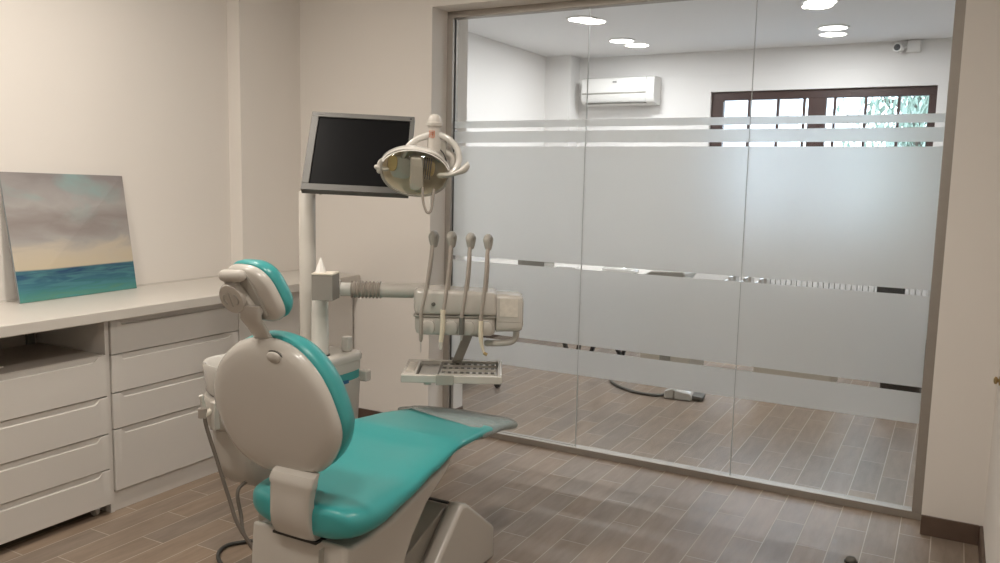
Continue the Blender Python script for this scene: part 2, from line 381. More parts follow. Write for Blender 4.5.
# glass panes with their films
SEAMS = [X1+.012, 1.852, 2.676, X2-.012]
for i, (nm) in enumerate(('left', 'middle', 'right')):
    xa, xb = SEAMS[i]+(.0015 if i else 0), SEAMS[i+1]-(.0015 if i < 2 else 0)
    t = thing('glass_panel', ((xa+xb)/2, G, .03), {'left': 'leftmost frosted-band glass panel, beside the grey jamb and behind the instrument head',
        'middle': 'middle frosted-band glass panel, in front of the foot pedal',
        'right': 'rightmost frosted-band glass panel, in front of the brown window'}[nm], 'glass panel', 'glass panels of the partition')
    obj('glass_pane', bx((xa, G-.005, .034), (xb, G+.005, OH-.036)), M['glass'], t)
    bm = nb(); fa = X1+.042 if i == 0 else xa; fb = X2-.042 if i == 2 else xb
    for z0, z1 in ((1.724, 1.761), (1.644, 1.705), (1.014, 1.624), (.587, .989), (.425, .562)): box(bm, (fa, G-.0062, z0), (fb, G-.0052, z1))
    obj('frosted_film', bm, M['film'], t)
    if i:
        obj('edge_seal', bx((xa-.0028, G-.0052, .034), (xa-.0002, G+.0052, OH-.036)), M['seal'], t)

# window of the far room
win = struct('window_1', bx((WX0, FY+.05, WZ1-.02), (WX1, FY+.11, WZ1)), M['wood'])
def wpart(name, a, b, m=M['wood'], par=None, bev=.003): return obj(name, bx(a, b), m, par or win, bevel=bev)
wpart('frame_rail', (WX0, FY+.04, WZ1-.075), (WX1, FY+.11, WZ1-.0))
wpart('frame_rail', (WX0, FY+.04, WZ0), (WX1, FY+.11, WZ0+.075))
wpart('frame_post', (WX0, FY+.04, WZ0+.075), (1.597, FY+.11, WZ1-.075))
wpart('frame_post', (2.338, FY+.035, WZ0+.075), (2.486, FY+.11, WZ1-.075))
wpart('frame_post', (3.278, FY+.04, WZ0+.075), (WX1, FY+.11, WZ1-.075))
obj('pane', bx((1.597, FY+.07, WZ0+.075), (2.338, FY+.075, WZ1-.075)), M['wglass'], win)
obj('pane', bx((2.486, FY+.07, WZ0+.075), (3.278, FY+.075, WZ1-.075)), M['wglass'], win)
for x in (1.825, 2.078, 2.30, 2.553, 2.80, 3.057): wpart('glazing_bar', (x-.011, FY+.055, WZ0+.075), (x+.011, FY+.10, WZ1-.075))
for z in (1.93, 1.5): wpart('glazing_bar', (WX0+.12, FY+.058, z-.012), (WX1-.09, FY+.095, z+.012))

# outside the window
struct('ground_outside', bx((-12, F2, -.6), (16, 26, -.5)), M['ground'])
t = thing('neighbour_house', (0, 11, -.5), 'pale house facade with a light post seen through the left part of the brown window', 'building')
obj('facade', bx((-6, 11.2, -.5), (.6, 14, 3.6)), M['facade'], t)
obj('roof', prism(nb(), [(-6.3, 3.6), (.9, 3.6), (-2.7, 5.2)], 11, 14.2, lambda p, q, h: V((p, h, q))), M['beige'], t)
obj('corner_post', bx((1.38, 7.6, -.5), (1.54, 7.75, 3.6)), M['radi'], t)
obj('porch_window', bx((-2.6, 11.17, .9), (-1.6, 11.2, 2.1)), M['dgrey'], t)
def tree(x, y, h, rad, label):
    t = thing('garden_tree', (x, y, -.5), label, 'tree', 'trees outside the far window')
    bm = nb(); tube(bm, [(x, y, -.5), (x+.05, y, h*.4), (x-.05, y+.05, h*.85)], [.12, .09, .03], 8)
    for k in range(7):
        a = k*2.4; z = h*(.3+.08*k); tube(bm, [(x, y, z), (x+math.cos(a)*rad*.4, y+math.sin(a)*rad*.4, z+.25), (x+math.cos(a)*rad*.8, y+math.sin(a)*rad*.8, z+.2)], [.04, .025, .01], 6)
    obj('trunk', bm, M['bark'], t)
    bm = nb()
    for _ in range(5200):
        u, v_, w_ = random.gauss(0, .42), random.gauss(0, .42), random.uniform(-1, 1)
        c = V((x+u*rad, y+v_*rad, h*.55+w_*h*.5)); s = random.uniform(.02, .06)
        d = V((random.uniform(-.5, .5), random.uniform(-.5, .5), -1)).normalized(); e = d.cross(V((random.random()-.5, random.random()-.5, .2))).normalized()
        vs = [bm.verts.new(c+d*s*1.8), bm.verts.new(c+e*s*.5), bm.verts.new(c-d*s*1.2), bm.verts.new(c-e*s*.5)]; bm.faces.new(vs)
    obj('foliage', bm, M['leaf'], t)
tree(3.05, 7.4, 3.6, .72, 'green leafy tree outside the brown window, the one nearer its centre')
tree(4.1, 10.8, 4.4, 1.0, 'green leafy tree outside the brown window at its right end')

# ceiling lamps
def ceiling_lamp(x, y, label, group):
    t = thing('ceiling_lamp', (x, y, HC-.012), label, 'ceiling lamp', group)
    MX = Matrix.Translation((x, y, HC-.012))
    obj('trim_ring', lathe(nb(), [(.100, .012), (.118, .012), (.118, .004), (.108, 0), (.100, .002)], MX, 40, False), M['ac'], t, smooth=40)
    obj('diffuser', lathe(nb(), [(0, .010), (.1, .010), (.1, .003), (0, .003)], MX, 40), M['lamp_e'], t, smooth=40)
    return t
fl = ['round lit ceiling lamp beyond the glass, upper left one near the first pane seam', 'round lit ceiling lamp beyond the glass, just above the air conditioner',
      'round lit ceiling lamp beyond the glass, cut by the top edge on the right', 'round lit ceiling lamp beyond the glass, above the brown window']
for (x, y), lb in zip(FAR_LAMPS, fl):
    ceiling_lamp(x, y, lb, 'ceiling lamps of the far room'); lamp_light(x, y, FAR_W, (.97, .975, 1))
for (x, y), lb, nw in zip(NEAR_LAMPS, ('front left', 'front right', 'rear left', 'rear right'), NEAR_W):
    ceiling_lamp(x, y, 'round lit ceiling lamp of the treatment room, %s one, above the picture' % lb, 'ceiling lamps of the treatment room'); lamp_light(x, y, nw, (1, .92, .825))

# ================================================================== LEFT WALL FURNITURE
KX = .50
t = thing('worktop', (.27, -1.5, .835), 'long cream worktop running along the left wall over the drawer units', 'worktop')
obj('slab', prism(nb(), [(0.002, NY+.3), (.545, NY+.3), (.545, -.01), (.0935, -.01), (.0935, -.473), (.002, -.473)], .835, .88, lambda p, q, h: V((p, q, h))), M['counter'], t, bevel=.004)
obj('upstand', bx((.001, NY+.3, .88), (.008, -.475, .888)), M['counter'], t)
def drawer_front(parent, y0, y1, z0, z1, x=KX, grip=True):
    d = thing_part = bpy.data.objects.new('drawer', None)
    bm = nb(); T = .020
    g = .022; e = .05
    # front with a scooped finger groove along its top edge that ends short of both sides
    e = .03; ys = [y0, y0+e, y0+e+.03, y1-e-.03, y1-e, y1]; gs = [0, 0, g, g, 0, 0]
    secs = []
    n = 12; Y = []
    for i in range(len(ys)-1):
        k = 6 if i in (1, 3) else 1
        for j in range(k):
            tt = j/k; s = tt*tt*(3-2*tt); Y.append((ys[i]+(ys[i+1]-ys[i])*tt, gs[i]+(gs[i+1]-gs[i])*s))
    Y.append((ys[-1], 0))
    rings = []
    for y, gg in Y:
        gg = gg if grip else 0
        c = gg/g
        rings.append([V((x-T, y, z0)), V((x, y, z0)), V((x, y, z1-.003-gg)), V((x-.009*c-.001, y, z1-.0015-gg*.93)), V((x-.0095*c-.001, y, z1-.001)), V((x-T, y, z1))])
    loft(bm, rings)
    bpy.data.objects.remove(d)
    return obj('drawer_front' if grip else 'door', bm, M['cab'], parent, smooth=12, bevel=.0012)
def cab(y0, y1, name, label, fronts, group, doors=()):
    t = thing(name, (.25, (y0+y1)/2, 0), label, 'drawer unit', group)
    bm = nb(); box(bm, (.10, y0, .085), (KX-.022, y1, .834))
    obj('carcass', bm, M['cab_in'], t)
    obj('plinth', bx((.10, y0, 0), (.485, y1, .085)), M['cab'], t, bevel=.001)
    for a, b in fronts: drawer_front(t, y0+.0025 if y0 > -1.7 else y0, y1-.0025, a+.0025, b-.0025)
    for a, b in doors: drawer_front(t, a+.0015, b-.0015, .0925, .8295, grip=False)
    return t
FR = [(.682, .832), (.518, .682), (.361, .518), (.09, .361)]
tA = cab(-1.605, -.90, 'drawer_unit', 'built-in white drawer unit between the wheeled unit and the dental chair', FR, 'built-in units under the worktop')
obj('side_panel', bx((.02, -1.626, 0), (.492, -1.607, .8345)), M['cab'], tA, bevel=.001)
cab(-.898, -.02, 'door_cabinet', 'built-in white plain-door cabinet behind the monitor pole, up to the back wall', (), 'built-in units under the worktop', ((-.898, -.46), (-.46, -.02)))
# niche back and a dark strip standing in for the rear corner's shade
t = thing('niche_back', (.03, -2.3, 0), 'beige back board of the open niche above the wheeled unit', 'back board')
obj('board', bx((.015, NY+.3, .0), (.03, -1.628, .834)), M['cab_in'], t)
obj('corner_shade_strip', bx((.0305, -1.68, .10), (.05, -1.65, .834)), M['dgrey'], t)
# wheeled drawer unit
t = thing('wheeled_drawer_unit', (.27, -2.05, 0), 'white drawer unit on castors pushed under the left worktop, front left of the photo', 'drawer unit')
MY0, MY1 = -2.47, -1.628
obj('body', bx((.06, MY0, .075), (KX-.0205, MY1-.004, .672)), M['cab_in'], t, bevel=.001)
obj('top_board', bx((.05, MY0, .672), (KX-.0205, MY1-.002, .6895)), M['cab_in'], t, bevel=.001)
for a, b in ((.512, .690), (.350, .512), (.197, .350), (.042, .197)): drawer_front(t, MY0, MY1, a+.0025, b-.0025)
for (x, y) in ((.455, -1.675), (.455, -2.40), (.12, -1.70), (.12, -2.40)):
    c = obj('castor', lathe(nb(), [(.010, -.010), (.019, -.010), (.021, -.007), (.021, .007), (.019, .010), (.010, .010)], frame((x, y, .0212), (1, 0, 0), (0, 0, 1), (0, 1, 0)), 20), M['shell_m'], t, smooth=40)
    bm = nb(); box(bm, (x-.006, y-.016, .03), (x+.006, y-.0125, .074)); box(bm, (x-.006, y+.0125, .03), (x+.006, y+.016, .074)); box(bm, (x-.018, y-.018, .068), (x+.018, y+.018, .0748))
    obj('fork', bm, M['steel'], c)
# papers in the niche
for k, (dx, dy, z) in enumerate(((0, 0, .690), (.006, .02, .696))):
    bm = nb(); Mx = Matrix.Translation((.37+dx, -2.20+dy, z)) @ Matrix.Rotation(math.radians(12+k*9), 4, 'Z')
    box(bm, (-.105, -.148, .0003), (.105, .148, .0057), Mx)
    tag(obj('booklet', bm, M['paper'], bevel=.001), ('lower' if k == 0 else 'upper')+' thin cream booklet lying in the niche on the wheeled unit', 'booklet', 'booklets in the niche')

# painting leaning on the wall
TL, TR, BR, BL = V((.012, -1.745, 1.434)), V((.012, -1.160, 1.424)), V((.062, -1.136, .8815)), V((.108, -1.741, .8815))
nn = (TR-TL).cross(BL-TL).normalized()
if nn.x < 0: nn = -nn
t = thing('canvas_painting', tuple((BL+BR)/2), 'square seascape canvas, cloudy sky over blue-green sea, leaning on the left wall', 'painting')
bm = nb(); th = .022
vf = [bm.verts.new(p+nn*.001+nn*th*.0) for p in (BL, BR, TR, TL)]
fc = bm.faces.new(vf); uvl = bm.loops.layers.uv.new('UVMap')
for lp, uv in zip(fc.loops, ((0, 0), (1, 0), (1, 1), (0, 1))): lp[uvl].uv = uv
obj('painted_face', bm, M['painting'], t)
bm = nb()
prism(bm, [(0, 0), (1, 0), (1, 1), (0, 1)], 0, 1, lambda p, q, h: (BL.lerp(BR, p)).lerp(TL.lerp(TR, p), q)+nn*.0005-nn*min(th, .011)*(1-h))
obj('stretched_canvas', bm, mat('canvas_edge', (.28, .30, .31), .8, var=.25), t)

# ================================================================== DENTAL CHAIR
def backrest_frame(c, lean): 
    a = math.radians(lean)
    return frame(c, (1, 0, 0), (0, -math.sin(a), math.cos(a)), (0, -math.cos(a), -math.sin(a)))
def lerp_tab(tab, y):
    for (a, *p), (b, *q) in zip(tab, tab[1:]):
        if a <= y <= b:
            t_ = (y-a)/(b-a); t_ = t_*t_*(3-2*t_)*.5+t_*.5
            return [u+(v_-u)*t_ for u, v_ in zip(p, q)]
    return list(tab[-1][1:]) if y > tab[-1][0] else list(tab[0][1:])
SEAT = [ # y, x left, x right, z top, z bottom
 (-2.06, 1.73, 2.155, .535, .408), (-1.93, 1.685, 2.155, .525, .402), (-1.77, 1.66, 2.14, .525, .430), (-1.62, 1.63, 2.13, .545, .468), (-1.45, 1.625, 2.12, .566, .505),
 (-1.30, 1.64, 2.11, .556, .502), (-1.12, 1.67, 2.10, .540, .487), (-.90, 1.74, 2.085, .495, .448)]
def seat_ring(y, shrink=0., grow=0., n=56):
    xl, xr, zt, zb = lerp_tab(SEAT, y); cx, hx = (xl+xr)/2, (xr-xl)/2; cz, hz = (zt+zb)/2, (zt-zb)/2
    hx = hx-shrink+grow; hz = hz*max(.12, 1-(shrink/.135)**1.5)+grow; out = []
    for i in range(n):
        a = 2*math.pi*i/n; c, s = math.cos(a), math.sin(a)
        px = hx*math.copysign(abs(c)**(2/3.6), c); pz = hz*math.copysign(abs(s)**(2/2.3), s)
        dish = -.026*(1-min(1, abs(px/hx))**2)*(1 if s > 0 else 0)*(1 if y < -1.5 else .4)
        out.append(V((cx+px, y, cz+pz+dish)))
    return out
def dental_chair():
    t = thing('dental_chair', (1.88, -1.75, 0), 'large turquoise and grey-white dental chair with its foot end pointing at the glass wall', 'dental chair')
    # seat cushion
    R = [seat_ring(-2.062, .085), seat_ring(-2.058, .05), seat_ring(-2.045, .024), seat_ring(-2.02, .007)]
    y = -1.99
    while y < -1.0: R.append(seat_ring(y)); y += .04
    R += [seat_ring(-.97, .01), seat_ring(-.935, .035), seat_ring(-.91, .075), seat_ring(-.90, .11)]
    obj('seat_cushion', loft(nb(), R), M['teal'], t, smooth=60)
    # clear wrinkled protective sleeve over the foot end
    R = []; y = -1.22
    while y < -.965: R.append(seat_ring(y, 0, .004+.0025*random.random())); y += .03
    R += [seat_ring(-.955, .010, .006), seat_ring(-.925, .033, .006), seat_ring(-.897, .075, .006), seat_ring(-.889, .11, .006), seat_ring(-.888, .13, .002)]
    # the sleeve's rear edge runs obliquely across the cushion
    for r_, sh in zip(R[:7], (1, .85, .7, .55, .4, .25, .1)):
        for p in r_: p.y -= (p.x-1.88)*.25*sh
    obj('foot_sleeve', loft(nb(), R, cap=False), M['wrap'], t, smooth=60, label='clear wrinkled protective sleeve')
    # shell under the seat
    poly = [(-2.035, .40), (-2.00, .385), (-1.93, .385), (-1.80, .40), (-1.62, .452), (-1.45, .495), (-1.50, .455), (-1.62, .385), (-1.70, .30), (-1.76, .20), (-1.80, .12), (-2.06, .12)]
    obj('seat_housing', prism(nb(), poly, 1.735, 2.10, lambda p, q, h: V((h, p, q))), M['shell'], t, bevel=.018, seg=4)
    bm = nb(); box(bm, (2.02, -2.0615, .14), (2.023, -2.03, .38)); obj('housing_seam', bm, M['grey'], t)
    # lumbar bracket joining back and seat
    R = []
    for y_, z_, hw, th_ in ((-2.045, .60, .078, .010), (-2.056, .592, .081, .016), (-2.063, .575, .082, .020), (-2.064, .562, .082, .020), (-2.063, .556, .0785, .0195), (-2.066, .52, .074, .020), (-2.064, .47, .074, .020), (-2.055, .43, .078, .020), (-2.035, .395, .080, .02)):
        R.append([V((1.932-(.60-z_)*.06+a, y_+b, z_)) for a, b in supere(hw, th_, 5, 28)])
    obj('lumbar_bracket', loft(nb(), R), M['shell'], t, smooth=30)
    obj('bracket_slot', bx((1.842, -2.058, .392), (2.008, -2.0, .399)), M['black'], t)
    # backrest
    Bk = backrest_frame((1.875, -2.06, .775), 12)
    ctrl = [(-.006, .222), (.095, .202), (.171, .131), (.211, .035), (.218, -.06), (.154, -.160), (.038, -.212), (-.09, -.212), (-.19, -.165), (-.242, -.07), (-.250, .03), (-.199, .127), (-.109, .197)]
    ol = []
    for i in range(len(ctrl)):
        p0, p1, p2, p3 = (V(ctrl[(i+k-1) % len(ctrl)]) for k in range(4))
        for j in range(5):
            q = j/5; ol.append(tuple(.5*((2*p1)+(-p0+p2)*q+(2*p0-5*p1+4*p2-p3)*q*q+(-p0+3*p1-3*p2+p3)*q**3)))
    obj('back_cushion', puff(nb(), ol, [(-.098, .02), (-.099, .5), (-.096, .80), (-.085, .92), (-.065, .98), (-.04, 1.0), (-.027, 1.0), (-.018, .985), (-.014, .94), (-.014, .02)], Bk), M['teal'], t, smooth=60)
    obj('back_shell', puff(nb(), ol, [(-.0145, .02), (-.0145, .96), (-.010, .99), (.0, 1.0), (.010, .985), (.020, .95), (.027, .88), (.032, .76), (.035, .5), (.036, .25), (.0365, .02)], Bk), M['shell'], t, smooth=60)
    Mk = Bk @ Matrix.Translation((.045, .178, .0235))
    kn = obj('release_button', puff(nb(), supere(.026, .017, 2), [(0, 1), (.006, 1), (.010, .8), (.0105, .02)], Mk), M['shell_m'], t, smooth=50)
    obj('button_recess', puff(nb(), supere(.032, .021, 2), [(-.006, 1), (.0035, 1), (.0035, .02)], Mk), M['dgrey'], kn, smooth=50)
    # neck bar
    R = []
    for y_, z_, hw in ((-2.078, .94, .032), (-2.095, .985, .032), (-2.125, 1.02, .034), (-2.155, 1.05, .036), (-2.165, 1.09, .034)):
        R.append([V((1.857+a+(z_-1.0)*.20, y_+b, z_)) for a, b in supere(hw, .011, 4, 24)])
    obj('neck_bar', loft(nb(), R), M['shell'], t, smooth=50)
    # headrest
    Hd = backrest_frame((1.870, -2.118, 1.131), 22)
    oh = supere(.080, .084, 2.8, 56, skew=-.24)
    obj('headrest_cushion', puff(nb(), oh, [(-.042, .02), (-.043, .5), (-.040, .74), (-.032, .88), (-.018, .97), (-.002, 1.02), (.007, 1.01), (.012, .95), (.012, .02)], Hd), M['teal'], t, smooth=60)
    hs = obj('headrest_shell', puff(nb(), oh, [(.012, .02), (.012, .96), (.016, 1.0), (.024, 1.0), (.034, .965), (.040, .88), (.041, .02)], Hd), M['shell'], t, smooth=60)
    obj('shell_plate', puff(nb(), supere(.050, .070, 7, 32, skew=-.24), [(.039, 1), (.045, 1), (.0465, .97), (.0465, .02)], Hd @ Matrix.Translation((-.022, .0, 0))), M['grey'], hs, smooth=50)
    # joint: crossbar, link arm, round adjusting disc, lower pivot
    j = obj('headrest_joint', tube(nb(), [Hd @ V((-.054, .068, .060)), Hd @ V((.006, .072, .060))], .0165, 20, 1, True), M['shell_m'], t, smooth=50)
    bm = nb(); prism(bm, [(-.080, .068), (-.030, .068), (.016, -.035), (-.016, -.048)], .044, .062, lambda p, q, h: Hd @ V((p, q, h)))
    obj('link_arm', bm, M['shell_m'], j, bevel=.006, seg=3)
    DC = Hd @ Matrix.Translation((-.050, .004, 0)) @ Matrix.Rotation(math.radians(8), 4, 'Y')
    obj('adjusting_disc', puff(nb(), supere(.040, .046, 2, 36), [(.054, .9), (.058, 1), (.072, 1), (.078, .93), (.079, .02)], DC), M['shell'], j, smooth=45)
    bm = nb()
    for s_ in (-1, 1):
        tube(bm, [DC @ V((s_*.010+.014*math.cos(a)*s_, .016*math.sin(a), .0795)) for a in [math.radians(q) for q in range(-70, 71, 20)]], .0022, 6, 1)
    tube(bm, [DC @ V((0, -.022, .0795)), DC @ V((0, .022, .0795))], .0022, 6, 1)
    obj('disc_mark', bm, M['grey'], j)
    obj('lower_pivot', tube(nb(), [Hd @ V((-.020, -.046, .056)), Hd @ V((.022, -.040, .056))], .0145, 20, 1, True), M['shell_m'], j, smooth=50)
    # base on the floor: sloping block with a glossy cover either side
    side = [(-1.135, .0), (-1.135, .125), (-1.155, .143), (-1.34, .285), (-1.375, .295), (-1.40, .275), (-1.68, -.0)]
    obj('base_cover', prism(nb(), side, 2.028, 2.09, lambda p, q, h: V((h, p, max(q, .001)))), M['shell'], t, bevel=.014, seg=4)
    obj('base_cover', prism(nb(), side, 1.66, 1.715, lambda p, q, h: V((h, p, max(q, .001)))), M['shell'], t, bevel=.014, seg=4)
    side2 = [(-1.15, .001), (-1.15, .12), (-1.345, .265), (-1.375, .27), (-1.66, .001)]
    obj('base_core', prism(nb(), side2, 1.716, 2.027, lambda p, q, h: V((h, p, q))), M['shell_m'], t, bevel=.004)
    # lifting arm panels between base and seat
    poly = [(-1.36, .282), (-1.385, .285), (-1.56, .16), (-1.60, .28), (-1.78, .16), (-1.78, .02), (-1.66, .02), (-1.40, .22)]
    poly = [(-1.37, .278), (-1.40, .270), (-1.80, .12), (-1.80, .03), (-1.66, .012)]
    la = obj('lift_arm', prism(nb(), poly, 1.73, 2.02, lambda p, q, h: V((h, p, q))), M['grey'], t, bevel=.003)
    bm = nb()
    box(bm, (1.74, -1.378, .283), (2.026, -1.366, .290)); obj('arm_edge_strip', bm, M['black'], la)
    obj('rear_foot', bx((1.70, -2.12, .001), (2.06, -1.70, .119)), M['shell_m'], t, bevel=.012, seg=3)
    return t
chair = dental_chair()

# ================================================================== DENTAL UNIT (column beside the chair)
# local frame of the instrument arm: U right, W away, Z up
U = V((math.cos(.5), math.sin(.5), 0)); W = V((-math.sin(.5), math.cos(.5), 0)); Z = V((0, 0, 1))
DO = V((1.857, -1.038, .931))       # centre of the instrument head
def D(u, w_, z): return DO+U*u+W*w_+Z*z
def PX(px, py, w_=0.): return D((px-460)/252.6, w_, -(py-310)/250.)
DM = frame(DO, U, W, Z)
t = thing('dental_unit', (1.38, -1.5, 0), 'white dental water unit column standing behind the chair with the spittoon bowl', 'dental unit'); unit = t
ubody = supere(.112, .325, 6.5, 56)
UB = Matrix.Translation((1.352, -1.452, 0))
obj('body', puff(nb(), ubody, [(.33, .60), (.335, .80), (.36, .90), (.42, .96), (.62, 1.0), (.63, 1.0)], UB), M['shell_m'], t, smooth=55)
obj('teal_band', puff(nb(), ubody, [(.63, .985), (.665, .985)], UB), M['teal'], t, smooth=55)
obj('upper_body', puff(nb(), ubody, [(.665, 1.0), (.70, 1.0), (.705, .99)], UB), M['shell_m'], t, smooth=55)
obj('top_plate', puff(nb(), ubody, [(.705, 1.02), (.722, 1.03), (.732, 1.01), (.737, .95), (.737, .02)], UB), M['shell'], t, smooth=45)
obj('support_column', puff(nb(), supere(.09, .2, 4, 32), [(.001, 1.1), (.03, 1.1), (.04, 1), (.34, 1)], Matrix.Translation((1.37, -1.40, 0))), M['shell_m'], t, smooth=50)
obj('support_bridge', bx((1.44, -1.62, .14), (1.69, -1.48, .24)), M['shell_m'], t, bevel=.01)
obj('logo_mark', bx((1.4605, -1.276, 0.623), (1.4655, -1.242, 0.637)), M['blue'], t)
obj('side_holder', bx((1.44, -1.150, .610), (1.480, -1.115, .655)), M['shell'], t, bevel=.006)
obj('top_block', bx((1.395, -1.205, .737), (1.430, -1.175, .80)), M['shell'], t, bevel=.006, seg=3)
# spittoon
CX, CY = 1.350, -1.70
obj('spittoon_bowl', lathe(nb(), [(.05, .675), (.105, .68), (.122, .70), (.126, .76), (.130, .792), (.127, .800), (.119, .795), (.112, .765), (.10, .735), (.06, .72), (0, .715)], Matrix.Translation((CX, CY, -.012)), 48), M['shell_w'], t, smooth=50)
obj('bowl_skirt', lathe(nb(), [(.10, .55), (.124, .57), (.129, .62), (.131, .655), (.126, .668), (.10, .672)], Matrix.Translation((CX, CY, 0)), 48), M['shell_m'], t, smooth=50)
obj('cup_filler_dome', lathe(nb(), [(.045, .736), (.045, .745), (.038, .765), (.02, .777), (0, .779)], Matrix.Translation((1.29, -1.38, 0)), 28), M['shell'], t, smooth=50)
# pole for the monitor
POX, POY = 1.296, -1.290
obj('monitor_pole', lathe(nb(), [(.0325, .735), (.0325, 1.380), (.028, 1.385), (0, 1.385)], Matrix.Translation((POX, POY, 0)), 28), M['shell_m'], t, smooth=50)
obj('pole_collar', lathe(nb(), [(.034, .737), (.042, .737), (.042, .745), (.034, .747)], Matrix.Translation((POX, POY, 0)), 28, False), M['dgrey'], t, smooth=50)
# glossy riser elbow and tray arm
rz = PX(320, 357); r0 = PX(320, 357)
ra = obj('riser_elbow', tube(nb(), [V((r0.x, r0.y, .737)), V((r0.x, r0.y, .83)), V((r0.x, r0.y, .93)), D(-.548, .0, .045), D(-.52, 0, .075), D(-.47, 0, .082)], [.034, .034, .033, .031, .029, .028], 24, 6), M['shell_w'], t, smooth=50)
obj('riser_ring', lathe(nb(), [(.030, .737), (.040, .737), (.040, .741), (.030, .742)], Matrix.Translation((r0.x, r0.y, 0)), 28), M['black'], t, smooth=50)
a0 = -.47; zA = .073
obj('arm_sleeve', tube(nb(), [D(a0, 0, zA), D(-.425, 0, zA)], .027, 24, 1), M['shell_w'], t, smooth=50)
bm = nb(); pts = []; rs = []
for i in range(61):
    pts.append(D(-.428+.115*i/60, 0, zA)); rs.append(.0315+.0035*math.cos(i*2*math.pi/7.5))
tube(bm, pts, rs, 24, 1); obj('bellows', bm, M['hose'], t, smooth=60)
obj('instrument_arm', tube(nb(), [D(-.315, 0, zA), D(-.13, 0, zA)], [.0295, .0295], 28, 1), M['shell_m'], t, smooth=50)

# instrument head
t = thing('instrument_console', tuple(DO), 'grey-white instrument head on the horizontal arm in front of the glass', 'dental instrument head'); head = t
def hull(bm, u0, u1, secs, n=36):
    """secs: (u, half depth, z low, z high)"""
    R = []
    for u, hw, z0, z1 in secs: R.append([D(u, a, (z0+z1)/2+b) for a, b in supere(hw, (z1-z0)/2, 7, n)])
    return loft(bm, R)
obj('upper_shell', hull(nb(), 0, 0, [(-.176, .06, .01, .07), (-.172, .075, -.0, .085), (-.162, .085, -.012, .092), (.13, .085, -.012, .084), (.142, .078, -.012, .078), (.147, .06, -.0, .065)]), M['shell'], t, smooth=45)
obj('lower_shell', hull(nb(), 0, 0, [(-.172, .055, -.07, -.015), (-.165, .075, -.083, -.014), (-.15, .084, -.09, -.013), (.125, .084, -.09, -.013), (.138, .074, -.082, -.014), (.143, .055, -.068, -.015)]), M['shell_m'], t, smooth=45)
obj('joint_line', hull(nb(), 0, 0, [(-.176, .08, -.0165, -.011), (-.170, .087, -.0165, -.011), (.138, .087, -.0165, -.011), (.148, .08, -.0165, -.011)]), M['grey'], t, smooth=45)
obj('end_box', hull(nb(), 0, 0, [(.14, .06, -.068, .070), (.146, .072, -.075, .074), (.232, .074, -.072, .072), (.245, .068, -.066, .064), (.250, .05, -.05, .05)]), M['shell'], t, smooth=45)
bm = nb(); hb = hull(bm, 0, 0, [(.150, .0735, -.034, -.030), (.235, .0757, -.034, -.030), (.2505, .060, -.034, -.030)]); obj('end_box_seam', bm, M['grey'], t)
bm = nb(); prism(bm, [(.158, -.010), (.228, -.012), (.228, .058), (.158, .060)], -.0752, -.0735, lambda p, q, h: D(p, h, q)); obj('worn_label', bm, M['label'], t)
# four instrument rests scalloped into the lower shell
for u in (-.118, -.03, .035, .105):
    bm = nb(); puff(bm, supere(.026, .028, 2.6, 28), [(0, 1), (.012, .98), (.014, .9), (.014, .02)], frame(D(u, -.083, -.056), U, Z, -W)); obj('instrument_rest', bm, M['shell'], t, smooth=45)
obj('button', lathe(nb(), [(.008, 0), (.008, .006), (.006, .012), (0, .013)], frame(D(-.098, -.084, .034), U, Z, -W), 16), M['dgrey'], t, smooth=40)
hd = obj('handle', tube(nb(), [D(.224, -.03, -.068), D(.222, -.03, -.100), D(.203, -.03, -.118), D(.16, -.03, -.124), D(.110, -.03, -.125)], .0125, 16, 6, True), M['shell_m'], t, smooth=50)
# bracket going down to the tray
obj('tray_strut', prism(nb(), [(.022, -.088), (.062, -.088), (.008, -.228), (-.032, -.228)], .10, .14, lambda p, q, h: D(p, h, q)), M['grey'], t, bevel=.003)

